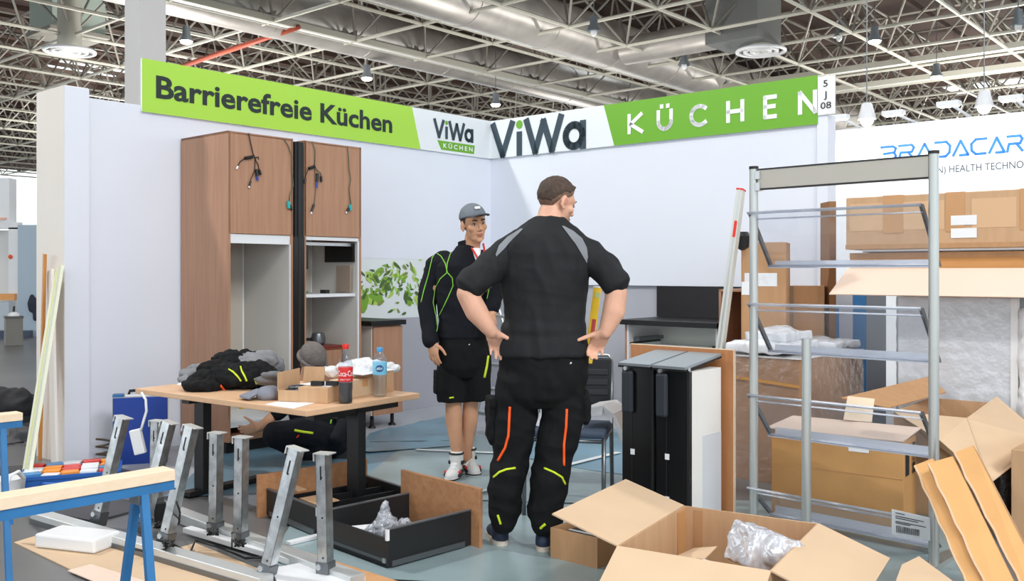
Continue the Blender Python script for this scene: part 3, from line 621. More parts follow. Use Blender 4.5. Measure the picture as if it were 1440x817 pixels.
# clutter in the niche of the right one
s = thing('shelf_tool', 'small green and dark tools lying on the niche shelf', 'tools', L(2.7, .4, 1.17)); obj('driver', MB().bx(-.09, .03, -.02, .02, 0, .02, fx(L(2.72, .4, 1.17), -.8)), mat('tool_green', (70, 130, 100), .5), s); obj('bit_box', MB().bx(-.04, .04, -.02, .02, 0, .03, fx(L(2.55, .45, 1.17), -.8)), DARKM, s)
bx_ = thing('wooden_drawer_unit', 'small red edged wooden box standing in the niche behind the cola bottle', 'box', L(2.53, .35, .235))
panel('body', 2.68, 2.40, .15, .5, .235, .72, wood('red_wood', (150, 92, 60), (120, 60, 40)), bx_); panel('front', 2.66, 2.42, .5, .505, .255, .7, BROWN, bx_); panel('top_plate', 2.69, 2.39, .14, .51, .72, .735, mat('red_plate', (134, 48, 40), .4), bx_)
g_ = thing('steel_pot', 'small grey metal cup on the red edged wooden box', 'cup', L(2.55, .36, .735)); obj('body', MB().lathe([(.035, 0), (.06, .02), (.062, .06), (.05, .1), (.03, .105)], Matrix.Translation(L(2.55, .36, .735)), 16), STEEL, g_, 40); obj('handle', MB().cyl(L(2.62, .36, .79), L(2.69, .36, .79), .012, 8), BLACK, g_)
# base cabinet right of them
bc = thing('base_cabinet', 'narrow beech base cabinet with black worktop under the plant mural', 'cabinet', L(1.99, .3, 0))
panel('side_panel', 2.16, 2.142, .02, .58, .12, .885, LGREY, bc); panel('front', 2.15, 1.82, .58, .6, .12, .875, BROWN, bc); panel('body', 2.142, 1.82, .02, .578, .12, .885, BROWN, bc)
panel('worktop', 2.20, 1.80, .0, .63, .888, .93, BLACK, bc, bevel=.003)
for t_, v_ in ((2.1, .52), (1.87, .52), (2.1, .1), (1.87, .1)): obj('leg', MB().lathe([(.035, 0), (.032, .015), (.016, .03), (.016, .12), (.03, .12)], Matrix.Translation(L(t_, v_, 0)), 12), BLACK, bc, 40)
# ================================================================ RIGHT WALL KITCHEN
def rpanel(name, s0, s1, o0, o1, z0, z1, m, parent, **k): return obj(name, rbox(MB(), s0, s1, o0, o1, z0, z1), m, parent, **k)
ku = thing('base_cabinet', 'open front beech base unit under a long black worktop on the right wall', 'cabinet', R_(2.56, .3, 0))
rpanel('side_panel', 2.105, 2.125, .02, .58, .0, .89, BROWN, ku); rpanel('side_lining', 2.125, 2.14, .03, .578, .1, .89, WLAM, ku); rpanel('side_panel', 2.985, 3.0, .02, .58, 0, .89, WLAM, ku)
rpanel('back_panel', 2.14, 2.985, .02, .035, .1, .89, mat('pale_panel', (226, 226, 216), .5), ku); rpanel('bottom_panel', 2.14, 2.985, .035, .57, .1, .12, WLAM, ku); rpanel('mid_rail', 2.14, 2.985, .036, .06, .66, .69, WLAM, ku)
rpanel('drawer_runner', 2.142, 2.2, .1, .5, .745, .775, STEEL, ku); rpanel('drawer_runner', 2.142, 2.16, .08, .56, .72, .735, DARKM, ku); rpanel('drawer_runner', 2.94, 2.985, .3, .56, .7, .74, BLACK, ku)
wt = tag(obj('worktop', rbox(MB(), 2.08, 3.02, -.025, .625, .89, .935), BLACK, bevel=.003), 'long black worktop lying on the open base unit at the right wall', 'worktop')
tag(obj('splashback', rbox(MB(), 2.06, 2.99, -.025, -.008, .936, 1.215), mat('splash_black', (30, 29, 33), .4)), 'black splashback panel standing on the worktop below the white wall', 'panel')
tp = thing('tall_end_unit', 'open brown end unit right of the black splashback', 'cabinet', R_(3.2, .3, 0))
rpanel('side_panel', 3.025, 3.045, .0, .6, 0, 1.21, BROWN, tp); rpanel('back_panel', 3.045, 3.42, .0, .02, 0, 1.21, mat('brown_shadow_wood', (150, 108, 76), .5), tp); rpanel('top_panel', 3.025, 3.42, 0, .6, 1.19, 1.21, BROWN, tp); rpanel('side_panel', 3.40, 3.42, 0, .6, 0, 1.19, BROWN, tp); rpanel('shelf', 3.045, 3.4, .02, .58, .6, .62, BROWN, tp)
# ================================================================ DESK AND WHAT IS ON IT
TZ = .635
TL, TF, TR = G(190, 546, TZ), G(431, 577.5, TZ), G(597, 553.5, TZ)
ex = (TF-TL).normalized(); ey = Z.cross(ex); lx = (TF-TL).length; ly = (TR-TF).dot(ey)
DM = frame(TL, ex)
dk = thing('height_desk', 'beech topped desk on black lifting columns, lowered, cluttered with clothes and cartons', 'desk', DM @ Vector((lx/2, ly/2, 0))-Z*TZ)
obj('desk_top', MB().bx(0, lx, 0, ly, TZ-.032-TZ, 0, DM), TABLE, dk, bevel=.004)
for a, b0, b1, bl_ in ((.40, .08, .72, .2), (lx-.09, .10, .74, .44)):
    obj('column', MB().bx(a-.045, a+.045, bl_-.03, bl_+.03, -TZ+.03, -.06, DM), BLACK, dk, bevel=.003); obj('column_sleeve', MB().bx(a-.038, a+.038, bl_-.026, bl_+.026, -.06, -.034, DM), BLACK, dk)
    obj('foot_bar', MB().bx(a-.04, a+.04, b0, b1, -TZ+.012, -TZ+.042, DM), BLACK, dk, bevel=.004); obj('top_bracket', MB().bx(a-.035, a+.035, b0, b1, -.07, -.034, DM), BLACK, dk)
obj('cross_beam', MB().bx(.4, lx-.09, .30, .36, -.09, -.045, DM), BLACK, dk)
def D(px, py, z=0): return G(px, py, TZ+z)
# power strip hanging at the desk edge
e_ = P(206, 560, G(200, 548, TZ).y-.02); pw = thing('power_strip', 'white power strip hanging from the left edge of the desk', 'power strip', P(192, 636, e_.y))
obj('cable', MB().tube([P(199, 552, e_.y-.02), P(205, 562, e_.y-.03), P(206, 578, e_.y-.03), P(201, 595, e_.y-.03), P(198, 606, e_.y-.03)], .008, 8), PLAST, pw, 180)
M = frame(P(192, 621, e_.y-.03), P(10, 0, 5)-P(9.0, -.35, 5)); q0 = P(198, 604, e_.y-.03); q1 = P(190, 638, e_.y-.03); dd = (q0-q1).normalized(); M = frame((q0+q1)/2, Vector((1, 0, .23)))
obj('body', MB().bx(-.033, .033, -.02, .02, -.075, .075, M), PLAST, pw, bevel=.006)
# jackets, cap
NB = lambda nm, label, cat, pieces, m, vox=.008, rough=.008: bake(nm, pieces, m, None, vox, 4, rough, 16, [(12, 18, 22, .03)])
def lump(mb, px, py, z, rx, ry, rz, a=0, yo=0): p = D(px, py); p = p+Vector((0, yo, z)); mb.ell(p, (rx, ry, rz), Matrix.Rotation(a, 3, 'Z')); return mb
jt = thing('work_jacket', 'black work jacket with neon yellow piping heaped on the left of the desk', 'jacket', D(315, 548))
mb = MB()
for a in ((300, 545, .045, .13, .15, .05), (330, 545, .06, .16, .15, .075), (356, 545, .07, .13, .14, .07), (285, 549, .03, .11, .09, .035), (322, 532, .10, .11, .08, .07, .3), (345, 530, .11, .10, .08, .06), (372, 545, .05, .09, .10, .06), (305, 536, .085, .12, .06, .035, .5)): lump(mb, *a)
jk, tree = bake('cloth', mb, CLOTH, jt, .008, 3, .016, 15, [(9, 16, 16, .045), (22, 12, 20, .02)])
for pix in ([(321, 519), (328, 523), (334, 529), (339, 536)], [(338, 515), (340, 522), (344, 529), (347, 536)], [(358, 532), (361, 540)]): piping('neon_piping', tree, pix, .006, YELL, jt)
piping('orange_tab', tree, [(310, 542), (314, 547), (318, 550)], .007, ORNG, jt)
mb = MB(); lump(mb, 268, 533, .03, .08, .06, .035); lump(mb, 280, 531, .045, .08, .06, .04); lump(mb, 262, 537, .02, .05, .05, .02)
sh, _ = NB('folded_pullover', '', '', mb, GREYC, .008, .01); tag(sh, 'grey and black pullover rolled up behind the black jacket on the desk', 'pullover')
mb = MB(); lump(mb, 352, 532, .10, .12, .09, .06, -.3); lump(mb, 372, 530, .11, .09, .08, .06); lump(mb, 382, 528, .07, .08, .08, .07)
sh, _ = NB('grey_pullover', '', '', mb, GREYC, .008, .014); tag(sh, 'grey pullover piled on the desk between black jacket and open carton', 'pullover')
gl = thing('work_gloves', 'pair of grey work gloves stacked on the desk above the grey cap', 'gloves', D(378, 548))
mb = MB(); lump(mb, 376, 552, .075, .085, .05, .022, -.2); lump(mb, 384, 553, .11, .075, .05, .02, -.2); obj_, _ = bake('glove', mb, mat('glove_grey', (104, 104, 106), .8, var=.3, vscale=14, bump=.3), gl, .006, 4, .006, 20)
mb = MB(); lump(mb, 378, 550, .05, .08, .055, .02, .1); bake('glove', mb, MATS['glove_grey'], gl, .006, 4, .006, 20)
cp_ = thing('peaked_cap', 'grey peaked cap lying on the front of the desk', 'cap', D(368, 562)); c0 = D(378, 561)
mb = MB().ell(c0+Z*.032, (.075, .085, .045)); bake('crown', mb, mat('cap_grey', (126, 130, 142), .85, var=.1, bump=.3, bscale=60), cp_, .006, 3, .004, 16)
vs = []
for i in range(11):
    a = math.radians(120+i*12)
    for r in (.06, .16): q = c0+Vector((math.cos(a)*r, math.sin(a)*r*.62-.01, .028+(.012 if r > .1 else .03)*math.cos((a-math.pi))*1.0-(.02 if r > .1 else 0))); vs.append(q)
mb = MB().add([v+Z*.004 for v in vs]+[v-Z*.004 for v in vs], [(2*i, 2*i+1, 2*i+3, 2*i+2) for i in range(10)]+[(22+2*i+2, 22+2*i+3, 22+2*i+1, 22+2*i) for i in range(10)]+[(2*i+1, 23+2*i, 25+2*i, 2*i+3) for i in range(10)])
obj('peak', mb, MATS['cap_grey'], cp_, 60)
# papers
def sheet(pts, label, z=.0012): return tag(obj('paper_sheet', MB().slab([D(x, y)+Z*z for x, y in pts], .0008), PAPER), label, 'paper')
sheet([(372, 569), (412, 575), (442, 567), (404, 562)], 'white paper sheet lying at the front corner of the desk')
sheet([(248, 541), (276, 545), (282, 541), (256, 537)], 'white paper sheet on the desk left of the black jacket')
# cartons on the desk
def carton_open(t, M, lx, ly, h, m, inner, flaps, th=.005):
    b = MB().bx(0, lx, 0, ly, 0, th, M).bx(0, lx, 0, th, 0, h, M).bx(0, lx, ly-th, ly, 0, h, M).bx(0, th, th, ly-th, 0, h, M).bx(lx-th, lx, th, ly-th, 0, h, M)
    obj('body', b, m, t)
    for side, ln, ang in flaps:
        c, s = math.cos(math.radians(ang))*ln, math.sin(math.radians(ang))*ln
        q = {'x0': [(0, 0, h), (0, ly, h), (-c, ly, h+s), (-c, 0, h+s)], 'x1': [(lx, ly, h), (lx, 0, h), (lx+c, 0, h+s), (lx+c, ly, h+s)], 'y0': [(lx, 0, h), (0, 0, h), (0, -c, h+s), (lx, -c, h+s)], 'y1': [(0, ly, h), (lx, ly, h), (lx, ly+c, h+s), (0, ly+c, h+s)]}[side]
        obj('flap', MB().slab(q, th, 0, M), inner, t)
sc1 = D(391, 565); t = thing('open_carton', 'small open carton with raised flap and cables on the desk', 'carton', sc1)
M1 = frame(sc1, D(418, 566)-sc1); carton_open(t, M1, .13, .30, .065, CARD, CARD, [('y1', .10, 80), ('x0', .0, 0)])
obj('raised_flap', MB().bx(-.004, .0, 0, .26, .06, .16, M1), CARD, t)
cw = thing('coiled_cables', 'tangle of dark cables lying in the small open carton', 'cables', M1 @ Vector((.065, .1, .03)))
random.seed(3); obj('cable_tangle', MB().tube([M1 @ Vector((.065+.04*math.cos(i*1.3)+random.uniform(-.01, .01), .10+.07*math.sin(i*1.1), .05+.03*random.random())) for i in range(30)], .006, 6), STEEL, cw, 180)
def box_closed(name, label, M, lx, ly, h, m, cat='carton', tape=True):
    t = thing(name, label, cat, M.translation.copy()); obj('body', MB().bx(0, lx, 0, ly, 0, h, M), m, t, bevel=.003)
    if tape: obj('tape', MB().bx(lx*.42, lx*.58, -.0012, ly+.0012, h-.045, h+.0012, M), TAPE, t)
    return t
b0 = D(419, 566); M = frame(b0, D(468, 568)-b0); M.translation = b0
t = box_closed('flat_carton', 'flat closed carton on the desk under two black handles', M, .178, .26, .085, CARD, tape=False)
hb = thing('cabinet_handles', 'two black bar handles lying on white paper on the flat carton', 'handles', M @ Vector((.15, .1, .085)))
obj('handle', MB().bx(.05, .12, .05, .08, .0885, .112, M), BLACK, hb); obj('handle', MB().bx(.13, .20, .07, .10, .0885, .112, M), BLACK, hb)
tag(obj('paper_sheet', MB().slab([M @ Vector(p) for p in ((-.05, .10, .087), (.17, .03, .087), (.19, .25, .087), (.0, .26, .087))], .001), PAPER), 'white paper sheet on the flat carton below the black handles', 'paper')
b1 = D(497, 561); M = frame(b1, D(522, 558)-b1+Vector((0, -.02, 0))); M = frame(D(490, 561), D(560, 548)-D(490, 561)); 
t = box_closed('long_carton', 'long closed carton on the desk behind the two bottles', M, .30, .14, .10, CARDP); 
M2 = frame(D(528, 555), D(560, 549)-D(528, 555)); t = box_closed('long_carton', 'closed carton on the desk right of the water bottle', M2, .18, .16, .125, CARD, tape=False)
pb = MB(); random.seed(5)
for px, py, z in ((470, 545, .10), (490, 546, .13), (508, 545, .15), (525, 546, .14), (545, 545, .12), (512, 552, .13)): lump(pb, px, py, z, .075, .06, .035)
o_, _ = bake('plastic_bags', pb, FILMW, None, .007, 3, .014, 22); tag(o_, 'crumpled white plastic bags heaped on the cartons behind the bottles', 'bags')
tag(obj('paper_sheet', MB().slab([M2 @ Vector(p) for p in ((-.14, -.02, .128), (.20, .0, .128), (.21, .15, .128), (-.1, .16, .128))], .003), PAPER), 'white papers lying on the closed carton right of the water bottle', 'paper')
# bottles
p = D(486, 567); bt = thing('cola_bottle', 'half full cola bottle with red cap and red label on the desk', 'bottle', p); MT = Matrix.Translation(p)
k = .315/.31
obj('bottle_body', MB().lathe([(r, z*k) for r, z in ((.028, 0), (.036, .004), (.038, .02), (.036, .05), (.0385, .09), (.0385, .19), (.036, .215), (.025, .25), (.0155, .275), (.014, .295))], MT, 24), PET, bt, 60)
obj('cola', MB().lathe([(r, z*k) for r, z in ((.027, .003), (.035, .006), (.037, .02), (.035, .05), (.0372, .09), (.0372, .112))], MT, 24), mat('cola_liquid', (26, 12, 8), .15), bt, 60)
obj('label_sleeve', MB().lathe([(.0392, .118*k), (.0396, .12*k), (.0396, .192*k), (.0392, .194*k)], MT, 28), mat('label_red', (218, 32, 36), .4), bt, 40)
obj('cap', MB().lathe([(.0165, .29*k), (.0175, .292*k), (.0175, .312*k), (.016, .317*k)], MT, 18), RED, bt, 40)
lettering('label_lettering', 'Coca-Cola', p+Vector((-.034, -.021, .15)), Vector((1, 0, 0)), .105, .03, PW, bt, .004, bend=((p.x, p.y), .0402)); lettering('label_lettering', 'GREAT TASTE', p+Vector((-.024, -.033, .128)), Vector((1, 0, 0)), .06, .008, PW, bt, .0, bend=((p.x, p.y), .0402)).name = 'label_line'
p = D(534, 557); bt = thing('water_bottle', 'clear water bottle with light blue cap and blue label on the desk', 'bottle', p); MT = Matrix.Translation(p)
obj('bottle_body', MB().lathe([(.03, 0), (.039, .006), (.04, .02), (.038, .03), (.041, .04), (.038, .055), (.041, .07), (.038, .085), (.041, .1), (.0405, .205), (.036, .225), (.02, .245), (.0145, .25), (.0145, .265)], MT, 24), PET, bt, 60)
obj('label_sleeve', MB().lathe([(.0412, .125), (.0416, .127), (.0416, .195), (.0412, .197)], MT, 28), mat('label_blue', (128, 204, 236), .4), bt, 40); obj('cap', MB().lathe([(.016, .255), (.0172, .257), (.0172, .277), (.016, .28)], MT, 18), mat('cap_blue', (66, 164, 226), .4), bt, 40)
em = []
for i in range(20):
    a = 2*math.pi*i/20; th_ = -1.45+.55*math.cos(a); em.append(p+Vector((math.cos(th_)*.0424, math.sin(th_)*.0424, .162+.02*math.sin(a))))
cen = p+Vector((math.cos(-1.45)*.0427, math.sin(-1.45)*.0427, .162)); obj('label_emblem', MB().add(em+[cen], [(i, (i+1) % 20, 20) for i in range(20)]), mat('emblem_blue', (36, 82, 140), .4), bt, fix=False)
lettering('label_lettering', 'alb', p+Vector((-.012, -.041, .155)), Vector((1, 0, 0)), .026, .016, PW, bt, .0, bend=((p.x, p.y), .0432))
# ================================================================ DRAWERS ON THE FLOOR
def drawer(label, N, ax, ay, lx, ly, h, ph, pw_, m_front, parts=True):
    """box from N along ax (to the front panel) and ay; the front panel closes the far end of ax"""
    M = frame(N, ax); M = Matrix((Vector(ax).normalized(), Vector(ay).normalized(), Z)).transposed().to_4x4(); M.translation = Vector(N)
    t = thing('drawer_box', label, 'drawer', N, 0); e = .014
    obj('near_side', MB().bx(0, lx, 0, e, .012, h, M), DARKM, t, bevel=.002); obj('far_side', MB().bx(0, lx, ly-e, ly, .012, h, M), DARKM, t, bevel=.002); obj('back_panel', MB().bx(0, e, e, ly-e, .012, h*.78, M), DARKM, t)
    obj('bottom_panel', MB().bx(0, lx, e, ly-e, .012, .028, M), mat('drawer_floor', (46, 48, 54), .5), t); obj('front_panel', MB().bx(lx, lx+.02, ly/2-pw_/2, ly/2+pw_/2, 0, ph, M), m_front, t, bevel=.0015)
    obj('side_rim', MB().bx(0, lx, -.002, e+.002, h, h+.006, M).bx(0, lx, ly-e-.002, ly+.002, h, h+.006, M), mat('rim_grey', (112, 114, 118), .35, .5), t); obj('runner', MB().bx(.02, lx-.05, -.01, 0, .014, .04, M), STEEL, t); obj('runner', MB().bx(.0, .015, .03, ly-.03, .03, .045, M), STEEL, t)
    obj('corner_clip', MB().bx(-.006, .008, -.004, .010, h*.74, h+.004, M), PLAST, t); obj('corner_clip', MB().bx(-.008, .0, .01, .03, .03, .05, M), ALU, t)
    return t, M
N1 = G(545, 802); a1 = (G(660, 770)-N1); b1 = Vector((-a1.y, a1.x, 0)).normalized()
t, MD = drawer('black drawer with oak front in the middle of the floor, holding a plastic bag', N1, a1, b1, .51, .50, .18, .295, .62, OAK)
mb = MB(); random.seed(8)
for i in range(9): mb.ell(MD @ Vector((.14+random.uniform(-.06, .07), .20+random.uniform(-.09, .08), .07+random.uniform(-.02, .06))), .062)
mb.chain([MD @ Vector((.16, .22, .1)), MD @ Vector((.18, .26, .235))], [.06, .014])
o_, _ = bake('plastic_bag', mb, BAGF, None, .007, 2, .02, 24); tag(o_, 'crumpled clear plastic bag of fittings in the front drawer', 'bag')
bm_ = MB()
for i in range(14): bm_.bx(-.02, .02, -.008, .008, 0, .03, fx(MD @ Vector((.14+random.uniform(-.06, .06), .20+random.uniform(-.07, .07), .03+.02*random.random())), random.uniform(0, 3)))
o_ = tag(obj('metal_fittings', bm_, STEEL), 'small metal fittings inside the clear bag in the front drawer', 'fittings'); o_['kind'] = 'stuff'
tag(obj('fitting_box', MB().bx(-.06, .06, -.03, .03, 0, .085, fx(MD @ Vector((.10, .34, .029)), .35)), PLAST, bevel=.004), 'small white box leaning in the front drawer beside the plastic bag', 'box')
N2 = G(446, 757); a2 = (G(374, 726)-N2); b2 = -Vector((-a2.y, a2.x, 0)).normalized()
t, MD2 = drawer('black drawer with oak front under the desk, behind the front drawer', N2, a2, b2, .56, .60, .15, .235, .70, OAK)
for x_ in (.14, .28, .42): obj('divider', MB().bx(x_, x_+.01, .03, .57, .03, .13, MD2), BLACK, t)
tag(obj('card_strip', MB().bx(.12, .30, .06, .20, .135, .14, MD2), CARD), 'cardboard strip lying across the drawer under the desk', 'cardboard')
tag(obj('card_piece', MB().bx(.4, .52, .1, .16, .15, .155, MD2), CARD), 'small cardboard piece on the rim of the drawer under the desk', 'cardboard')
# ================================================================ GALVANISED LIFT FRAMES, lower left
HOLE = mat('hole_dark', (40, 42, 44), .6)
def upright(parent, px, py, tx_, ty_, hz, wdt=.05, z0=.06, flip=1):
    b = G(px, py); b.z = z0; tp_ = P(tx_, ty_, b.y); ax = (tp_-b).normalized(); xr = Vector((.92, -.39, 0)); M = frame(b, xr, ax); ln = (tp_-b).length
    M = Matrix((xr-ax*xr.dot(ax), Vector((0, 0, 0)), ax)); x_ = (xr-ax*xr.dot(ax)).normalized(); y_ = ax.cross(x_); M = Matrix((x_, y_, ax)).transposed().to_4x4(); M.translation = b
    w2 = wdt/2; th = .003
    u = obj('upright', MB().bx(-w2, w2, -.025, -.025+th, 0, ln, M).bx(-w2, -w2+th, -.025, .025, 0, ln, M).bx(w2-th, w2, -.025, .025, 0, ln, M), GALV, parent)
    hm = MB()
    for k in range(7): hm.cyl(M @ Vector((-w2-.0008, 0, .06+k*.065)), M @ Vector((-w2+.001, 0, .06+k*.065)), .006, 8)
    for z_ in (.05, ln*.45, ln*.8): hm.cyl(M @ Vector((0.004, -.0258, z_)), M @ Vector((.004, -.024, z_)), .005, 8)
    hm.bx(-.004, .004, -.0258, -.024, ln-.11, ln-.05, M); q = obj('hole', hm, HOLE, u); q['kind'] = 'stuff'
    obj('top_plate', MB().bx(-w2-.012, w2+.02, -.028, .03, ln, ln+.005, M).bx(-w2-.012, -w2-.008, -.028, .03, ln-.03, ln, M), mat('zinc_pale', (216, 218, 216), .4, .5), u)
    obj('foot_bracket', MB().bx(-w2-.006, w2+.006, -.03, .03, -.045, .03, M), STEEL, u); obj('bolt', MB().cyl(M @ Vector((-.012, -.04, .012)), M @ Vector((-.012, -.03, .012)), .014, 6), ALU, u)
    return u
RAILM = mat('anodised_rail', (214, 218, 218), .38, .5, var=.04, vscale=6)
f1 = thing('kitchen_lift', 'galvanised kitchen lift frame with four leaning uprights, nearest the sawhorse', 'metal frame', G(200, 775))
a, b = G(50, 735), G(372, 832); M = frame(a, b-a); obj('base_rail', MB().bx(0, (b-a).length, -.03, .05, .004, .062, M), RAILM, f1, bevel=.004); obj('rail_lip', MB().bx(0, (b-a).length, -.034, -.03, .0, .03, M), STEEL, f1)
for q in ((140, 742, 173, 587), (202, 752, 238, 594), (234, 774, 270, 600), (376, 822, 417, 631)): upright(f1, *q, .53)
f2 = thing('kitchen_lift', 'galvanised kitchen lift frame with four upright posts in front of the desk', 'metal frame', G(330, 765))
a, b = G(196, 712), G(500, 830); M = frame(a, b-a); obj('base_rail', MB().bx(0, (b-a).length, -.03, .05, .004, .062, M), RAILM, f2, bevel=.004)
for q in ((219, 722, 221, 592), (303, 758, 304.5, 609), (338, 773, 340, 615), (458, 818, 455, 638)): upright(f2, *q, .53)
# cables among the frames
random.seed(12)
def wires(label, pts, r=.006, m=None): return tag(obj('cable', MB().tube([G(x, y, z) for x, y, z in pts], r, 6), m or CABM, None, 180), label, 'cable')
wires('black cable snaking on the floor between the two metal frames', [(190, 772, .07), (215, 778, .03), (232, 772, .07), (240, 763, .075), (262, 776, .02), (285, 783, .02), (268, 775, .03), (275, 760, .05), (310, 770, .02), (345, 785, .02), (380, 783, .02)])
wires('black cable looping up beside the middle leaning upright', [(245, 742, .02), (252, 735, .12), (253, 720, .2), (248, 705, .26)], .005)
cb = MB()
for cx_, cy_ in ((237, 764), (300, 748), (338, 764), (222, 738)): cb.tube([G(cx_+7*math.cos(i*1.7)+random.uniform(-2, 2), cy_+5*math.sin(i*2.1), .075+.03*random.random()) for i in range(22)], .005, 5)
o_ = tag(obj('cable_tangle', cb, CABM, None, 180), 'black cable tangles tied to the feet of the metal uprights', 'cables'); o_['kind'] = 'stuff'
tag(obj('transformer_box', MB().bx(-.03, .03, -.02, .02, 0, .11, fx(G(225, 735, 0), .4)), BLACK, bevel=.003), 'small black transformer standing between the metal uprights', 'transformer')
# timber, cardboard and boxes on the floor there
def plate(name, pts, th, m, label, cat, z=None): return tag(obj(name, MB().slab([G(x, y)+Z*((th/2+.001) if z is None else z) for x, y in pts], th), m), label, cat)
plate('cardboard_sheet', [(20, 764), (60, 752), (150, 752), (330, 800), (400, 840), (330, 850), (190, 838), (107, 806)], .005, CARDP, 'large flat cardboard sheet on the floor behind the blue sawhorse leg', 'cardboard')
plate('cardboard_sheet', [(95, 806), (128, 797), (240, 832), (200, 850)], .004, CARDL, 'small pale cardboard offcut at the bottom beside the sawhorse leg', 'cardboard', .011)
plate('wood_strip', [(250, 735), (262, 726), (560, 822), (536, 838)], .014, wood('strip_wood', (222, 170, 122), (200, 146, 98), (1.5, 9, 9)), 'long orange brown wooden strip on the floor in front of the drawers', 'board')
plate('cardboard_strip', [(240, 775), (275, 765), (470, 845), (430, 855)], .005, CARDP, 'cardboard strip between the two metal frame rails', 'cardboard')
plate('white_board', [(380, 812), (440, 800), (500, 818), (470, 850), (400, 850)], .02, WLAM, 'white panel corner at the bottom in front of the drawers', 'panel', .03)
tag(obj('perforated_rail', MB().bx(0, 1.3, -.02, .03, .016, .04, frame(G(262, 752), G(440, 806)-G(262, 752))), PLAST), 'white perforated rail lying behind the nearer metal frame', 'rail')
tag(obj('white_strip', MB().bx(0, .35, -.02, .02, .008, .022, frame(G(405, 768), G(450, 757)-G(405, 768))), PLAST), 'short white strip on the floor left of the front drawer', 'strip')
tag(obj('white_case', MB().bx(0, .36, 0, .18, 0.007, .075, frame(G(48, 772), G(120, 778)-G(50, 770))), PLAST, bevel=.012), 'flat white plastic case lying under the metal rail at left', 'case')
tag(obj('dark_mat', MB().bx(-.28, .28, -.2, .2, 0.001, .012, fx(G(130, 715), -.5)), mat('mat_dark', (78, 78, 84), .8)), 'dark grey mat on the hall floor behind the leaning upright', 'mat')
# ================================================================ SAWHORSES
def sawhorse(label, A, B, z, leg_at, lab2):
    t = thing('sawhorse', label, 'sawhorse', (A[0], A[1], 0)); d = Vector((B[0]-A[0], B[1]-A[1], 0)); ln = d.length; M = frame((A[0], A[1], z), d)
    obj('timber_beam', MB().bx(0, ln, -.035, .035, -.031, 0, M), PINE, t, bevel=.002); obj('steel_beam', MB().bx(0, ln-.012, -.03, .03, -.058, -.031, M).bx(0, ln-.012, -.037, -.035, -.058, -.026, M), BLUEP, t)
    for x in leg_at:
        for s in (-1, 1):
            top = M @ Vector((x, s*.018, -.05)); bot = M @ Vector((x+(.01 if s < 0 else .03), s*.2, 0)); bot.z = 0
            q = MB(); ax = (top-bot).normalized(); xr = d.normalized(); yr = ax.cross(xr).normalized(); Mq = Matrix((xr, yr, ax)).transposed().to_4x4(); Mq.translation = bot
            obj('leg', q.bx(-.0115, .0115, -.010, .010, 0, (top-bot).length, Mq), BLUEP, t, bevel=.002)
        obj('hinge', MB().bx(x-.02, x+.02, -.026, .026, -.085, -.056, M), STEEL, t); obj('spreader', MB().bx(x-.006, x+.006, -.12, .12, -.42, -.40, M), BLUEP, t)
    return t
sawhorse('blue sawhorse with pine beam in the lower left foreground', (-.98, 2.68), (-1.72, 1.866), .79, (.085, 1.0), '')
sawhorse('second blue sawhorse cut off by the left frame edge, further back', (-1.985, 3.78), (-2.75, 2.97), .785, (.07, 1.0), '')
tag(obj('white_bucket', MB().lathe([(.07, 0), (.085, .01), (.095, .12), (.1, .125), (.09, .125)], Matrix.Translation(G(8, 702)), 20), PLAST, None, 40), 'white bucket on the floor behind the left sawhorse', 'bucket')
tag(obj('white_hose', MB().tube([G(8, 690, .25), G(14, 668, .33), G(26, 664, .34), G(33, 672, .28), G(30, 700, .1)], .012, 8), PLAST, None, 180), 'white looped hose above the bucket at left', 'hose')
# blue crate with packets
ck = G(92, 694); Mk = frame(ck-Vector((.28, .0, 0)), Vector((.93, .36, 0))); t = thing('blue_crate', 'flat blue plastic crate full of colourful packets in front of the white end post', 'crate', ck)
th = .012; lx_, ly_, h_ = .56, .36, .095
obj('body', MB().bx(0, lx_, 0, ly_, 0, th, Mk).bx(0, lx_, 0, th, 0, h_, Mk).bx(0, lx_, ly_-th, ly_, 0, h_, Mk).bx(0, th, th, ly_-th, 0, h_, Mk).bx(lx_-th, lx_, th, ly_-th, 0, h_, Mk), mat('crate_blue', (32, 96, 176), .4), t, bevel=.003)
obj('rim', MB().bx(-.01, lx_+.01, -.01, .0, h_-.02, h_, Mk).bx(-.01, lx_+.01, ly_, ly_+.01, h_-.02, h_, Mk).bx(-.01, 0, 0, ly_, h_-.02, h_, Mk).bx(lx_, lx_+.01, 0, ly_, h_-.02, h_, Mk), MATS['crate_blue'], t); obj('handle', MB().tube([Mk @ Vector((.12+.16*i/8, -.012-.03*math.sin(math.pi*i/8), .05)) for i in range(9)], .012, 8), MATS['crate_blue'], t, 180)
PCK = {'orange': (244, 150, 40), 'red': (214, 52, 42), 'white': (232, 236, 240), 'blue': (70, 140, 196)}
random.seed(2); seen = {}
rows = ('front', 'second', 'third', 'back'); colsn = ('leftmost', 'left', 'middle', 'right', 'rightmost'); pal = ['blue', 'white', 'orange', 'white', 'red', 'white', 'orange', 'red', 'white', 'blue', 'white', 'orange', 'red', 'white', 'orange', 'red', 'blue', 'white', 'red', 'orange']
for j in range(4):
    for i in range(5):
        c = pal[(j*5+i) % 20]; q = Mk @ Vector((.06+i*.108, .05+j*.085, .085+.014*random.random()+.004*j))
        o_ = obj('packet', MB().bx(-.05, .05, -.035, .035, -.012, .012, fx(q, .37+random.uniform(-.3, .3))), mat('packet_'+c, PCK[c], .35), bevel=.004)
        tag(o_, '%s packet in the blue crate, %s row, %s' % (c, rows[j], colsn[i]), 'packet', 'packets in the blue crate')
sm_ = MB()
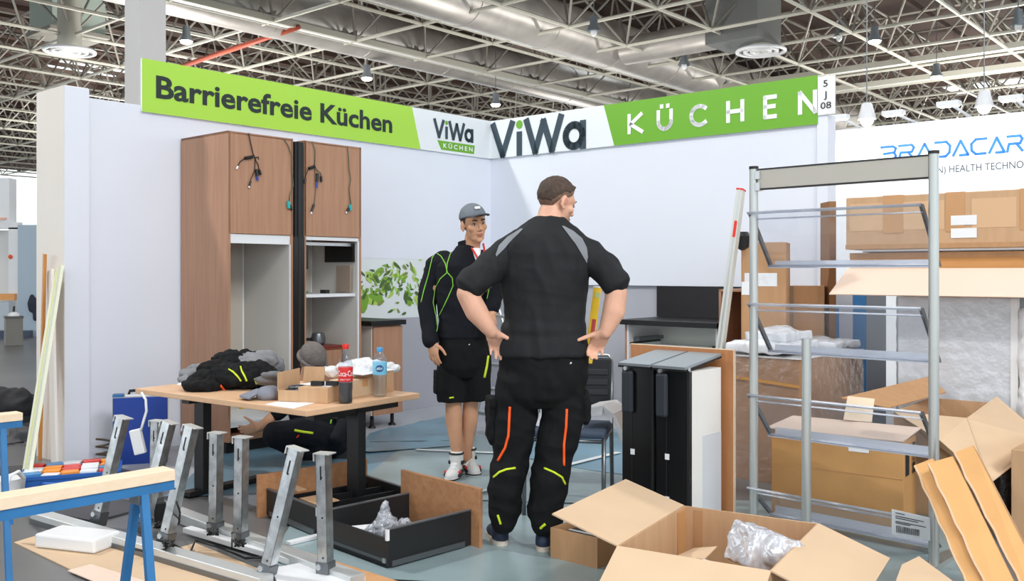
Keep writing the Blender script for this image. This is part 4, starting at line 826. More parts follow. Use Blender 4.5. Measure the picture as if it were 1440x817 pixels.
sm_.bx(.03, lx_-.03, .03, ly_-.03, .012, .075, Mk); tag(obj('packet_filling', sm_, mat('filling_grey', (150, 156, 166), .6)), 'grey layer of packaging under the packets in the blue crate', 'packaging')
# blue tool case at the wall
q = G(158, 655); Mq = frame(q, Vector((.90, .30, 0))); t = thing('tool_case', 'upright blue case with grey side leaning at the left wall', 'case', q)
obj('body', MB().bx(0, .36, 0, .14, 0, .475, Mq), mat('case_grey', (168, 170, 170), .5), t, bevel=.004); obj('front_cover', MB().bx(.004, .358, -.012, 0, .002, .47, Mq), BLUED, t, bevel=.003); obj('handle', MB().tube([Mq @ Vector((.1, .05, .475)), Mq @ Vector((.11, .05, .51)), Mq @ Vector((.19, .05, .515)), Mq @ Vector((.2, .05, .475))], .011, 8), BLACK, t, 180); obj('latch', MB().bx(.0, .07, .0, .08, .475, .492, Mq), BLUEP, t); obj('lid', MB().bx(.08, .36, .02, .12, .475, .487, Mq), PLAST, t)
tag(obj('cable_coil', MB().tube([G(146, 648)+Vector((.05*math.cos(i*.7), .04*math.sin(i*.7), .02+.006*i)) for i in range(24)], .008, 6), mat('coil_brown', (96, 84, 70), .6), None, 180), 'dark cable coil beside the grey side of the blue case', 'cable')
# leaning profiles at the end post
def lean(name, label, cat, b, t_, w, d, m, prof=None):
    ax = (t_-b).normalized(); xr = Vector((.62, -.78, 0)); x_ = (xr-ax*xr.dot(ax)).normalized(); y_ = ax.cross(x_); M = Matrix((x_, y_, ax)).transposed().to_4x4(); M.translation = b; ln = (t_-b).length
    t = thing(name, label, cat, b); obj('board', MB().bx(-w/2, w/2, -d/2, d/2, 0, ln, M), m, t, bevel=.003)
    if prof: obj('groove_strip', MB().bx(-w*.12, w*.05, -d/2-.003, -d/2, 0, ln, M), prof, t); obj('edge_strip', MB().bx(w*.28, w*.5, -d/2-.006, -d/2, 0, ln, M), mat('strip_greenish', (206, 212, 190), .5), t)
    return t
CRP = mat('cream_profile', (234, 236, 214), .5); YGR = mat('yellow_green_line', (222, 222, 150), .5)
lean('leaning_board', 'tall cream skirting board leaning on the white end post', 'board', G(35, 684, 0), P(83, 379, 6.55), .165, .022, CRP, YGR)
lean('leaning_board', 'pale cream board leaning behind the grooved skirting board', 'board', G(62, 660, 0)+Vector((.05, .05, 0)), P(71, 380, 6.62), .14, .02, CREAM)
lean('leaning_board', 'narrow orange brown batten leaning on the white end post', 'board', P(56, 560, 6.72)-Z*P(56, 560, 6.72).z, P(63, 357, 6.62), .045, .02, wood('batten_orange', (206, 140, 64), (180, 112, 44)))
# bags at far left
mb = MB().chain([P(-25, 565, 7.6), P(30, 568, 7.6)], [.1, .1]).ell(P(-5, 592, 7.6), (.28, .15, .12)); o_, _ = bake('duffel_bag', mb, mat('bag_black', (40, 40, 42), .8, bump=.3), None, .012, 3, .015, 9, [(7, 7, 12, .06), (14, 14, 5, .03)]); tag(o_, 'black rolled bag on top of the dark pile at the left edge', 'bag')
mb = MB().ell(P(5, 622, 7.5)-Z*.02, (.3, .2, .16)).ell(P(30, 650, 7.3)+Z*.02, (.25, .2, .1)); o_, _ = bake('fabric_pile', mb, mat('bag_grey', (84, 84, 86), .8, bump=.3), None, .012, 3, .02, 9, [(5, 7, 14, .08), (14, 14, 8, .03)]); tag(o_, 'grey and black fabric pile on the floor at the left edge', 'fabric')
tag(obj('foam_board', MB().bx(-.5, .25, -.12, .12, 0, .04, fx(G(20, 668), .35)), mat('dark_board', (66, 66, 68), .7)), 'dark flat board on the floor before the fabric pile', 'board')
# ================================================================ CARTONS, RIGHT FOREGROUND
def fr2(o, ax, ay=None):
    x = Vector((ax[0], ax[1], 0)).normalized(); y = Z.cross(x); M = Matrix((x, y, Z)).transposed().to_4x4(); M.translation = Vector((o[0], o[1], o[2] if len(o) > 2 else 0)); return M
A = Vector((.403, 3.585, 0)); B = Vector((.795, 4.19, 0)); C_ = Vector((1.30, 3.89, 0))
M = fr2(A, (C_-B)); lx_ = .587; ly_ = (B-A).length
t = thing('open_carton', 'large open carton in the front centre with its flaps folded out', 'carton', M @ Vector((lx_/2, ly_/2, 0)))
carton_open(t, M, lx_, ly_, .30, CARD, CARDP, [('x0', .296, 16.7), ('x1', .298, -20), ('y0', .296, -30), ('y1', .296, -84)], .006)
obj('corner_tape', MB().bx(.0065, .012, ly_-.10, ly_-.0065, .01, .29, M), TAPE, t); obj('crease_fold', MB().bx(.05, .09, ly_-.0085, ly_-.0065, .0, .29, M), CARDD, t)
# wrapped part lying in it
mb = MB(); c0 = P(1068, 772, 3.62); R = Matrix.Rotation(.5, 3, 'Z') @ Matrix.Rotation(.35, 3, 'Y')
mb.ell(c0, (.10, .09, .085), R).ell(c0+Vector((.05, -.02, -.02)), (.10, .08, .07), R).ell(c0+Vector((-.045, .02, .02)), (.06, .07, .08), R)
cc = [Vector((sx*.105, sy*.07, sz*.075)) for sz in (-1, 1) for sy in (-1, 1) for sx in (-1, 1)]; mb.add([R @ v+c0 for v in cc], [(0, 2, 3, 1), (4, 5, 7, 6), (0, 1, 5, 4), (1, 3, 7, 5), (3, 2, 6, 7), (2, 0, 4, 6)])
cc = [R @ Vector((.09*x-.0, .05*y, .06*z_))+c0+Vector((.10, -.0, -.02)) for z_ in (-1, 1) for y in (-1, 1) for x in (-1, 1)]; mb.add(cc, [(0, 2, 3, 1), (4, 5, 7, 6), (0, 1, 5, 4), (1, 3, 7, 5), (3, 2, 6, 7), (2, 0, 4, 6)])
o_, _ = bake('wrapped_part', mb, mat('silver_film', (206, 208, 214), .16, .25, var=.3, vscale=16, bump=.9, bscale=16, stretch=(1, 1, .35)), None, .006, 3, .010, 20); tag(o_, 'part in crumpled silvery bubble wrap resting in the large front carton', 'wrapped part')
pf = MB().bx(.05, .54, .05, .62, .008, .10, M); tag(obj('carton_filler', pf, CARDD), 'brown cardboard filler at the bottom of the large front carton', 'cardboard')
tag(obj('crumpled_card', MB().slab([M @ Vector(p) for p in ((.06, .45, .15), (.2, .42, .17), (.22, .52, .2), (.1, .58, .16))], .004), CARDP), 'crumpled cardboard piece inside the front carton near its back corner', 'cardboard')
sp = MB().slab([M @ Vector(p) for p in ((.10, .30, .17), (.25, .16, .2), (.3, .3, .2), (.2, .42, .17))], .003); tag(obj('foam_sheet', sp, PAPER), 'white foam sheet under the silvery wrapped part', 'foam sheet')
# low carton left of it
M = fr2(G(774, 785), (G(845, 803)-G(774, 785)))
t = thing('low_carton', 'low open brown carton at the feet of the man seen from behind', 'carton', M.translation.copy())
carton_open(t, M, .27, .30, .145, CARDD, CARDP, [], .006)
tag(obj('striped_part', MB().bx(.03, .25, .03, .26, .008, .118, M), BLACK), 'dark part lying in the low brown carton', 'part'); o_ = obj('white_stripe', MB().bx(.03, .25, .06, .075, .118, .121, M).bx(.03, .25, .10, .115, .118, .121, M), PLAST, bpy.data.objects['striped_part'])
tag(obj('flat_carton', MB().slab([P(1268, 795, 3.55), P(1292, 783, 3.75), P(1345, 822, 3.45), P(1255, 830, 3.2)], .006), CARDP), 'pale carton flap lying at the bottom right beside the leaning strips', 'cardboard')
# ---------------------------------------------------------------- two pull-outs and the board behind them
O_ = Vector((.59, 5.02, 0)); Mv = fr2(O_, V)            # x along V, y = along U (away)
for k, lb in enumerate(('tall black pull-out unit with slanted grey lid, left of the pair', 'tall black pull-out unit with slanted grey lid and white side, right of the pair')):
    x0 = k*.212; t = thing('pull_out_unit', lb, 'cabinet pull-out', Mv @ Vector((x0+.1, .16, 0)), 0, 'black pull-out units')
    obj('front_plate', MB().bx(x0, x0+.196, 0, .02, .01, .845, Mv), BLACKS, t, bevel=.003); obj('front_groove', MB().bx(x0+.062, x0+.066, -.003, 0, .02, .60, Mv), DARKM, t); obj('side_rail', MB().bx(x0+.186, x0+.20, -.006, .02, .01, .84, Mv), BLACK, t)
    obj('motor_box', MB().bx(x0+.012, x0+.078, -.03, 0, .60, .825, Mv), mat('motor_dark', (42, 48, 56), .5), t, bevel=.012); obj('body', MB().bx(x0+.006, x0+.190, .02, .33, .01, .84, Mv), LGREY if k == 0 else CREAM, t)
    if k: obj('side_panel', MB().bx(x0+.190, x0+.197, .022, .33, .01, .84, Mv), mat('side_white', (232, 230, 226), .22), t); obj('lower_sheet', MB().bx(x0+.197, x0+.199, .13, .33, .01, .50, Mv), mat('side_greyish', (206, 210, 216), .4), t)
    lid = [Mv @ Vector(p) for p in ((x0-.012, -.02, .858), (x0+.184, -.02, .858), (x0+.190, .35, .905), (x0-.004, .35, .905))]
    obj('lid', MB().slab(lid, .014), mat('lid_grey', (152, 160, 168), .32, .35), t); obj('lid_edge', MB().slab([q-Z*.012 for q in lid], .01), BLACK, t)
    for z_ in (.16, .38): obj('sticker', MB().bx(x0+.055, x0+.08, -.0035, -.001, z_, z_+.03, Mv), PLAST, t)
    obj('spring_rod', MB().cyl(Mv @ Vector((x0+.19, .01, .8)), Mv @ Vector((x0+.19, .01, .86)), .008, 8), ALU, t); obj('bolt', MB().cyl(Mv @ Vector((x0+.04, -.034, .838)), Mv @ Vector((x0+.04, -.0, .838)), .011, 8), ALU, t)
t = thing('brown_board', 'upright brown board standing behind the two black pull-out units', 'board', Vector((.93, 5.18, 0)))
obj('panel', MB().bx(-.10, .553, .37, .39, .0, .93, fr2((.52, 5.08), V)), mat('brown_veneer', (190, 130, 84), .5, var=.08, vscale=8, stretch=(6, 6, .6)), t); obj('pale_edge', MB().bx(-.102, .555, .37, .39, .93, .934, fr2((.52, 5.08), V)).bx(.553, .557, .37, .39, 0, .934, fr2((.52, 5.08), V)), PINE, t)
# ---------------------------------------------------------------- chair
FL = Vector((.07, 5.2, 0)); fr = Vector((.98, -.2, 0)).normalized(); bk = Vector((.2, .98, 0)).normalized()
Mc = Matrix((fr, bk, Z)).transposed().to_4x4(); Mc.translation = FL
ch = thing('visitor_chair', 'steel framed chair with blue seat and black back behind the man seen from behind', 'chair', Mc @ Vector((.22, .2, 0)))
obj('seat', MB().bx(-.01, .45, -.02, .42, .435, .475, Mc), mat('seat_blue', (58, 72, 92), .7), ch, bevel=.015)
for x_, y_ in ((.0, .0), (.44, .0), (0, .42), (.44, .42)):
    obj('leg', MB().tube([Mc @ Vector((x_, y_+(.06 if y_ > .1 else -.02), 0)), Mc @ Vector((x_, y_, .44))]+([Mc @ Vector((x_, y_+.03, .82))] if y_ > .1 else []), .0125, 10), STEEL, ch, 180)
obj('seat_rail', MB().tube([Mc @ Vector(p) for p in ((0, 0, .42), (.44, 0, .42), (.44, .42, .42), (0, .42, .42), (0, 0, .42))], .011, 8), STEEL, ch, 180)
bk_ = MB().bx(.0, .44, .425, .45, .56, .84, Mc); obj('backrest', bk_, mat('back_black', (34, 37, 42), .6), ch, bevel=.012)
for z_ in (.62, .68, .74): obj('back_rib', MB().bx(.02, .42, .418, .426, z_, z_+.035, Mc), mat('rib_black', (46, 49, 55), .5), ch, bevel=.004)
obj('top_tube', MB().tube([Mc @ Vector(p) for p in ((0, .45, .82), (.02, .455, .855), (.42, .455, .855), (.44, .45, .82))], .0125, 10), ALU, ch, 180)
mb = MB(); path = [(816, 590, 5.25), (824, 574, 5.25), (848, 571, 5.22), (862, 583, 5.2), (876, 612, 5.16)]; L_ = [P(*p) for p in path]; yw = Vector((.1, .22, 0))
for i in range(4): mb.slab([L_[i], L_[i+1], L_[i+1]+yw, L_[i]+yw], .012)
pd = thing('flat_duct_elbow', 'white bent plastic duct piece lying over the chair seat', 'duct elbow', L_[0]); obj('outer_shell', mb, PLAST, pd, 30)
mb = MB()
for i in range(4): mb.slab([L_[i]-Vector((-.012, 0, .05)), L_[i+1]-Vector((.005, 0, .05)), L_[i+1], L_[i]], .004)
obj('side_shell', mb, mat('duct_pale', (222, 226, 230), .35), pd)
tag(obj('white_wrap', MB().slab([Mc @ Vector(p) for p in ((.02, .1, .482), (.16, .08, .482), (.15, .3, .482), (.03, .32, .482))], .006).slab([Mc @ Vector(p) for p in ((.02, .1, .482), (.08, .1, .57), (.09, .3, .57), (.03, .32, .482))], .004), PAPER), 'white paper standing on the chair seat between the legs of the man', 'paper')
# ---------------------------------------------------------------- stepladder behind
sl = thing('stepladder', 'aluminium stepladder with pale blue side caps behind the young man', 'ladder', G(690, 612))
ft = [G(664, 614), G(664, 614)+V*.42]; tp_ = [P(694, 428, 7.75), P(694, 428, 7.75)+V*.3]
for a, b in zip(ft, tp_): obj('front_rail', MB().tube([a, b], .024, 8), ALU, sl, 180); obj('side_cap', MB().tube([a+(b-a)*.80, a+(b-a)*.98], .027, 8), mat('cap_pale_blue', (120, 190, 226), .5), sl, 180)
for k in range(1, 6):
    q = [a+(b-a)*k/5.5 for a, b in zip(ft, tp_)]; obj('step', MB().bx(0, (q[1]-q[0]).length, -.02, .07, -.012, .012, fr2(q[0], q[1]-q[0])), ALU, sl)
for a, b in zip(ft, tp_): obj('rear_rail', MB().tube([a+U*.75, b+U*.05], .016, 8), ALU, sl, 180)
# ---------------------------------------------------------------- acrylic display rack
PL, PR_ = Vector((1.264, 4.9, 0)), Vector((1.917, 4.26, 0)); rd = (PR_-PL).normalized(); rn = Vector((-rd.y, rd.x, 0)); rn = rn if rn.y > 0 else -rn
rk = thing('display_rack', 'aluminium display rack with four tilted clear acrylic trays', 'rack', (PL+PR_)/2); rl = (PR_-PL).length
Mk = Matrix((rd, rn, Z)).transposed().to_4x4(); Mk.translation = PL
PST = mat('post_aluminium', (188, 192, 190), .35, .7)
for p, lb in ((PL, 0), (PR_, 1)):
    obj('post', MB().cyl(p, p+Z*1.885, .0225, 20), PST, rk, 40); obj('post_cap', MB().cyl(p+Z*1.885, p+Z*1.9, .0245, 20), BLACK, rk, 40); obj('foot', MB().bx(-.03, .03, -.3, .25, 0, .03, Matrix.Translation(p) @ Mk.to_3x3().to_4x4()), PST, rk)
sp_ = P(1134, 600, 4.56); sp_.z = 0
obj('short_post', MB().cyl(sp_, sp_+Z*1.025, .0225, 20), PST, rk, 40)
obj('top_bar', MB().bx(.03, rl-.02, -.012, .012, 1.782, 1.876, Mk), mat('bar_champagne', (186, 182, 172), .4, .35), rk); obj('bar_edge', MB().bx(.03, rl-.02, -.014, .014, 1.876, 1.884, Mk).bx(.03, rl-.02, -.014, .014, 1.774, 1.782, Mk), DARKM, rk)
for z_ in (1.86, 1.80): obj('bar_clamp', MB().bx(.018, .045, -.02, .02, z_-.03, z_+.012, Mk), ALU, rk)
BRK = mat('bracket_grey', (92, 94, 98), .45, .4)
for zt, zb, dy0, dy1, op in ((1.66, 1.375, -.035, .19, 0), (1.185, .92, -.035, .19, 0), (.71, .47, -.035, .19, 0), (.225, -.02, -.035, .19, 0)):
    zb = max(zb, .045); tr = thing
    a = [Mk @ Vector(p) for p in ((-.02, dy0, zt), (rl-.045, dy0, zt), (rl-.045, dy1, zb), (-.02, dy1, zb))]
    pn = obj('tray_panel', MB().slab(a, .006), ACRYL, rk); tr_ = MB().bx(-.02, rl-.085, dy1-.01, dy1+.075, zb-.006, zb, Mk); obj('tray_shelf', tr_, clear('acrylic_shelf', (240, 243, 250), .14, .5, .06), rk)
    up = (a[0]-a[3]).normalized(); e1 = obj('tray_rim', MB().slab([a[0], a[1], a[1]-up*.012, a[0]-up*.012], .010), clear('acrylic_rim', (226, 230, 240), .25, .35, .1), pn)
    obj('tray_rim', MB().slab([a[3]+up*.012, a[2]+up*.012, a[2], a[3]], .010), MATS['acrylic_rim'], pn); obj('tray_lip', MB().slab([a[0]-up*.045, a[1]-up*.045, a[1]-up*.049, a[0]-up*.049], .009), MATS['acrylic_rim'], pn)
    obj('tray_edge', MB().bx(-.02, rl-.085, dy1+.07, dy1+.076, zb-.004, zb+.034, Mk), clear('acrylic_edge', (240, 243, 250), .16, .62, .08), rk)
    for x_ in (-.012, rl-.05):
        q = [Mk @ Vector((x_, dy0, zt)), Mk @ Vector((x_, dy0+.035, zt)), Mk @ Vector((x_, dy1+.03, zb)), Mk @ Vector((x_, dy1-.0, zb))]; obj('bracket', MB().slab(q, .012), BRK, rk)
tag(obj('shipping_label', MB().slab([P(1254, 716, 4.33)+Vector((0, -.0, 0)), P(1307, 728, 4.20), P(1308, 760, 4.24), P(1254, 751, 4.37)], .002), PAPER), 'white shipping label with bar code hanging on the lowest acrylic tray', 'label')
sl_ = bpy.data.objects['shipping_label']; mb = MB(); random.seed(6)
def onl(u, v): return (P(1254, 716, 4.325)*(1-u)+P(1307, 728, 4.195)*u)*(1-v)+(P(1254, 751, 4.365)*(1-u)+P(1308, 760, 4.235)*u)*v
for i in range(22): u = .12+i*.028; mb.slab([onl(u, .62), onl(u+random.choice((.008, .014, .018)), .62), onl(u+.012, .9), onl(u, .9)], .0006)
obj('bar_code', mb, INKK, sl_); mb = MB()
for v, u1 in ((.1, .35), (.22, .85), (.3, .7), (.44, .9), (.5, .5)): mb.slab([onl(.1, v), onl(u1, v), onl(u1, v+.03), onl(.1, v+.03)], .0006)
q = obj('text_line', mb, INKK, sl_); q['kind'] = 'stuff'; bpy.data.objects['bar_code']['kind'] = 'stuff'
# ---------------------------------------------------------------- straightedge, cartons beside the end unit
b, t_ = P(1014, 484, 6.3), P(1044, 266, 6.3); b.z = .80; ax = (t_-b).normalized(); b = P(1014, 484, 6.3); b = b-ax*(b.z-.012)/ax.z
xr = Vector((.9, -.43, 0)); x_ = (xr-ax*xr.dot(ax)).normalized(); Ml = Matrix((x_, ax.cross(x_), ax)).transposed().to_4x4(); Ml.translation = b; ln = (t_-b).length
t = thing('straightedge', 'long aluminium straightedge with red ends leaning left of the display rack', 'straightedge', b)
obj('blade', MB().bx(-.02, .02, -.05, .05, .01, ln-.01, Ml), mat('blade_pale', (214, 216, 210), .45, .3), t, bevel=.002); obj('blade_groove', MB().bx(-.004, .006, -.053, -.05, .01, ln-.01, Ml), ALU, t)
for a_, c_ in ((0, .01), (ln-.012, ln)): obj('end_cap', MB().bx(-.022, .022, -.052, .052, a_, c_, Ml), RED, t)
obj('red_mark', MB().bx(-.006, .012, -.0535, -.05, ln-.33, ln-.22, Ml), RED, t)
def stand_carton(name, label, px0, px1, pyt, Y, d, m, pyb=None, ax=None, cat='carton', z0=0.0):
    a, b = P(px0, pyt, Y), P(px1, pyt, Y); M = fr2((a.x, a.y, z0), ax or (1, 0)); t = thing(name, label, cat, M.translation.copy())
    obj('body', MB().bx(0, (b-a).length, 0, d, 0, a.z-z0, M), m, t, bevel=.003); return t, M, (b-a).length, a.z-z0
t, M, w_, h_ = stand_carton('tall_carton', 'tall brown carton behind the left rack post, pale side label', 1043, 1103, 341, 6.7, .35, CARDD, ax=(.93, -.36))
obj('tape', MB().bx(.02, w_*.8, -.002, 0, h_*.80, h_*.86, M), FILMW, t); obj('sticker', MB().bx(.0, .06, -.003, 0, h_*.76, h_*.82, M), PLAST, t); obj('side_face', MB().bx(-.003, 0, .0, .35, 0, h_-.01, M), TAPE, t)
tag(obj('clamp_knob', MB().lathe([(.012, 0), (.045, .02), (.06, .10), (.04, .13)], Matrix.Translation(P(1044, 352, 6.62)), 14), BLACK, None, 40), 'black round knob at the top left edge of the tall brown carton', 'knob')
t, M, w_, h_ = stand_carton('brown_carton', 'brown carton right of the tall one, behind the upper acrylic trays', 1100, 1156, 402, 6.95, .25, CARDD, ax=(.93, -.36)); obj('tape', MB().bx(w_*.1, w_*.28, -.002, 0, 0, h_, M), mat('tape_grey_brown', (140, 116, 92), .4), t)
t, M, w_, h_ = stand_carton('carton_strip', 'narrow dark brown upright carton edge right of the white wall end', 1166, 1176, 283, 6.9, .2, mat('card_dark', (150, 108, 70), .8))
# film wrapped carton stack and packs on it
K = Vector((1.80, 5.85, 0)); Mk2 = fr2(K, U)           # x along U, y to the left
t = thing('wrapped_carton', 'big carton in shiny stretch film standing behind the left rack post', 'carton', K)
obj('carton_body', MB().bx(0, 1.05, .0, .56, .0, .80, Mk2), mat('kraft_wrapped', (190, 148, 110), .5, var=.08, vscale=9), t)
vs = MB(); n = 26
def wrapface(o, ax_, w_, h_, nrm, seed):
    v = []
    for j in range(n+1):
        for i in range(n+1):
            q = Vector(o)+ax_*w_*i/n+Z*h_*j/n; v.append(q+nrm*(.006+.010*abs(noise.noise(Vector((i*.22+seed, j*.55, seed))))))
    return v, [(j*(n+1)+i, j*(n+1)+i+1, (j+1)*(n+1)+i+1, (j+1)*(n+1)+i) for j in range(n) for i in range(n)]
yv = Mk2.to_3x3() @ Vector((0, 1, 0))
vs.add(*wrapface(K, yv, .56, .80, -U, 1.3)); vs.add(*wrapface(K, U, 1.05, .80, -yv, 5.1)); vs.add(*[(lambda v, f: ([K+U*(i/n*1.05)+yv*(j/n*.56)+Z*(.806+.014*abs(noise.noise(Vector((i*.4, j*.4, 2))))) for j in range(n+1) for i in range(n+1)], f))(*wrapface(K, U, 1, 1, -yv, 0))][0])
obj('stretch_film', vs, WRAP, t, 180, fix=False)
obj('film_top', MB().bx(-.01, 1.06, -.01, .57, .80, .803, Mk2), FILMW, t); obj('tape', MB().slab([K-U*.0105+Z*.62, K-U*.0105+yv*.56+Z*.66, K-U*.0105+yv*.56+Z*.68, K-U*.0105+Z*.64], .001), mat('tape_gold', (196, 146, 86), .35), t)
for (x0, y0, z0, l_, w_, h_, lb, sd) in ((.05, .12, .835, .50, .42, .05, 'lower flat pack in milky film on the wrapped carton', 1), (.14, .16, .90, .40, .3, .055, 'upper flat pack in milky film on the wrapped carton', 2), (.62, .02, .83, .42, .5, .035, 'white foam wrap lying on the right half of the wrapped carton', 3)):
    mb = MB(); c = Mk2 @ Vector((x0+l_/2, y0+w_/2, z0+h_/2)); mb.bx(x0, x0+l_, y0, y0+w_, z0-.01, z0+h_, Mk2); mb.ell(c+Z*h_*.4, (l_*.4, w_*.4, h_*.8), Mk2.to_3x3())
    o_, _ = bake('wrapped_pack', mb, FILMW, None, .012, 3, .018, 8); tag(o_, lb, 'wrapped pack')
# carton with handle hole and the big open one behind the rack
ca = Vector((1.437, 5.19, 0)); cb_ = Vector((1.994, 4.77, 0)); M = fr2(ca, cb_-ca); l_ = (cb_-ca).length
t = thing('handle_hole_carton', 'brown carton with white handle hole and pale top flap behind the rack trays', 'carton', M.translation.copy())
obj('body', MB().bx(0, l_, 0, .24, 0, .485, M), mat('carton_ochre', (196, 148, 92), .8, var=.05, bump=.08), t, bevel=.003); obj('flap', MB().slab([M @ Vector(p) for p in ((-.02, -.02, .487), (l_+.0, -.02, .487), (l_+.02, .27, .52), (.02, .27, .52))], .006), CARDL, t)
obj('handle_hole', MB().bx(.42, .525, -.003, 0, .405, .468, M), PLAST, t, bevel=.012); obj('side_print', MB().bx(l_+.0005, l_+.002, .03, .10, .30, .46, M), INKK, t); obj('seam', MB().bx(.0, l_, -.002, 0, .29, .293, M), TAPE, t)
lettering('side_lettering', 'MSM', (M @ Vector((l_+.003, .20, .30))), Z, .16, .05, INKK, t, .01, zdir=-(M.to_3x3() @ Vector((0, 1, 0))))
a = Vector((2.45, 5.05, 0)); M = fr2(a, (.62, .785)); 
t = thing('open_carton', 'big open carton with drooping flaps right behind the right rack post', 'carton', M @ Vector((.37, .19, 0)))
carton_open(t, M, .75, .38, .56, CARD, CARD, [], .006)
obj('flap', MB().slab([M @ Vector((0, 0, .56)), P(1401, 558, 5.66), P(1472, 618, 5.1), P(1391, 681, 4.6)], .006), CARDP, t)
obj('flap', MB().slab([M @ Vector((0, .38, .56)), M @ Vector((0, 0, .56)), P(1391, 681, 4.6), P(1322, 620, 4.78)], .006), CARDP, t)
obj('inner_flap', MB().slab([P(1182, 560, 5.45), P(1306, 530, 5.95), P(1330, 552, 5.75), P(1250, 574, 5.4)], .006), CARDD, t)
tag(obj('tape_patch', MB().slab([P(1186, 590, 5.18), P(1226, 594, 5.15), P(1230, 561, 5.28), P(1192, 557, 5.3)], .003), mat('tape_beige', (226, 206, 180), .4)), 'torn beige tape patch over the edge of the handle hole carton', 'tape')
# leaning cardboard strips
def strip(label, x0, x1, y_top, xb0, xb1, Yt, Yb, grp):
    a, b = P(x0, y_top, Yt), P(x1, y_top-10, Yt-.03); ybot = HY+EYE*F/Yb; c, d = P(xb1, ybot, Yb-.03), P(xb0, ybot, Yb); t = thing('cardboard_strip', label, 'cardboard strip', (c+d)/2, 0, grp)
    obj('face', MB().slab([a, b, c, d], .006), mat('strip_card', (216, 166, 108), .8, var=.05, bump=.08), t); nn = (b-a).cross(d-a).normalized(); nn = nn if nn.y > 0 else -nn
    obj('side', MB().slab([a, d, d+nn*.07, a+nn*.07], .006), CARDD, t); obj('side', MB().slab([b, c, c+nn*.07, b+nn*.07], .006), CARDD, t)
    obj('torn_edge', MB().tube([a*(1-k/14)+d*(k/14)+Vector((.004*math.sin(k*2.3), -.004, 0)) for k in range(15)], .006, 5), CARDP, t)
strip('first cardboard profile strip from the left, leaning beside the right rack post', 1286, 1312, 655, 1400, 1428, 4.15, 3.35, 'leaning cardboard strips')
strip('middle and widest cardboard profile strip leaning beside the right rack post', 1305, 1340, 652, 1432, 1476, 4.05, 3.3, 'leaning cardboard strips')
strip('rightmost cardboard profile strip leaning beside the right rack post', 1342, 1368, 637, 1486, 1520, 4.02, 3.3, 'leaning cardboard strips')
# stack: wrapped crate, carton with hanging flap, long top carton
S0 = Vector((2.42, 6.10, 0)); Ms = fr2(S0, V)          # x along V, y away
t = thing('wrapped_crate', 'tall crate wrapped in whitish stretch film carrying the stacked cartons', 'crate', Ms @ Vector((.5, .3, 0)))
obj('crate_body', MB().bx(.08, .74, .05, .65, 0, 1.19, Ms), mat('crate_pale', (232, 234, 236), .4), t)
mb = MB(); mb.add(*wrapface(Ms @ Vector((.08, .045, 0)), V, .66, 1.19, -U, 3.3)); mb.add(*wrapface(Ms @ Vector((.07, .05, 0)), U, .6, 1.19, -V, 7.7)); obj('stretch_film', mb, WRAPW, t, 180, fix=False)
obj('corner_post', MB().bx(.74, .78, .03, .07, 0, 1.19, Ms), PLAST, t); obj('dark_gap', MB().bx(.72, .74, .052, .6, 0, 1.19, Ms), DARKM, t)
mb = MB(); mb.chain([Ms @ Vector((.82, .05, z_)) for z_ in (.05, .4, .8, 1.1)], [.035, .045, .05, .04]); o_, _ = bake('film_roll', mb, FILMW, None, .012, 3, .016, 12); tag(o_, 'crumpled milky film hanging at the right corner of the wrapped crate', 'film')
t = thing('flap_carton', 'open carton with a pale flap hanging down, under the long top carton', 'carton', Ms @ Vector((.6, .4, 1.19)))
obj('body', MB().bx(-.26, 1.75, .10, .60, 1.192, 1.475, Ms), mat('carton_ochre2', (206, 150, 92), .8, var=.05, bump=.08), t); obj('flap', MB().slab([Ms @ Vector(p) for p in ((-.27, .09, 1.37), (1.75, .09, 1.37), (1.78, -.16, 1.20), (-.30, -.16, 1.20))], .006), CARDL, t); obj('fold_band', MB().bx(-.26, 1.75, .094, .10, 1.44, 1.475, Ms), CARDD, t)
t = thing('white_sheet_board', 'thin white board between the long top carton and the flap carton', 'board', Ms @ Vector((.5, .3, 1.476))); obj('board', MB().bx(-.16, 1.0, .06, .58, 1.477, 1.495, Ms), PLAST, t); obj('dark_edge', MB().bx(-.16, 1.0, .058, .06, 1.477, 1.482, Ms), DARKM, t)
t = thing('long_carton', 'long taped carton on top of the stack at the right', 'carton', Ms @ Vector((.6, .3, 1.497)))
obj('body', MB().bx(-.265, 1.75, .04, .55, 1.497, 1.845, Ms), CARD, t, bevel=.006); obj('seam_band', MB().bx(-.267, 1.752, .037, .041, 1.50, 1.53, Ms), CARDD, t)
for x_, w_ in ((-.02, .13), (.37, .11), (.79, .13)): obj('tape', MB().bx(x_, x_+w_, .037, .56, 1.60, 1.848, Ms), TAPE, t)
for x_, w_ in ((.52, .25), (.94, .5), (-.24, .6)): obj('paper_patch', MB().bx(x_, x_+w_, .0385, .0395, 1.62, 1.80, Ms), mat('patch_pale', (214, 176, 138), .8), t)
for x_, z_ in ((.40, 1.64), (.40, 1.56)): obj('sticker', MB().bx(x_, x_+.15, .036, .0375, z_, z_+.06, Ms), PLAST, t)
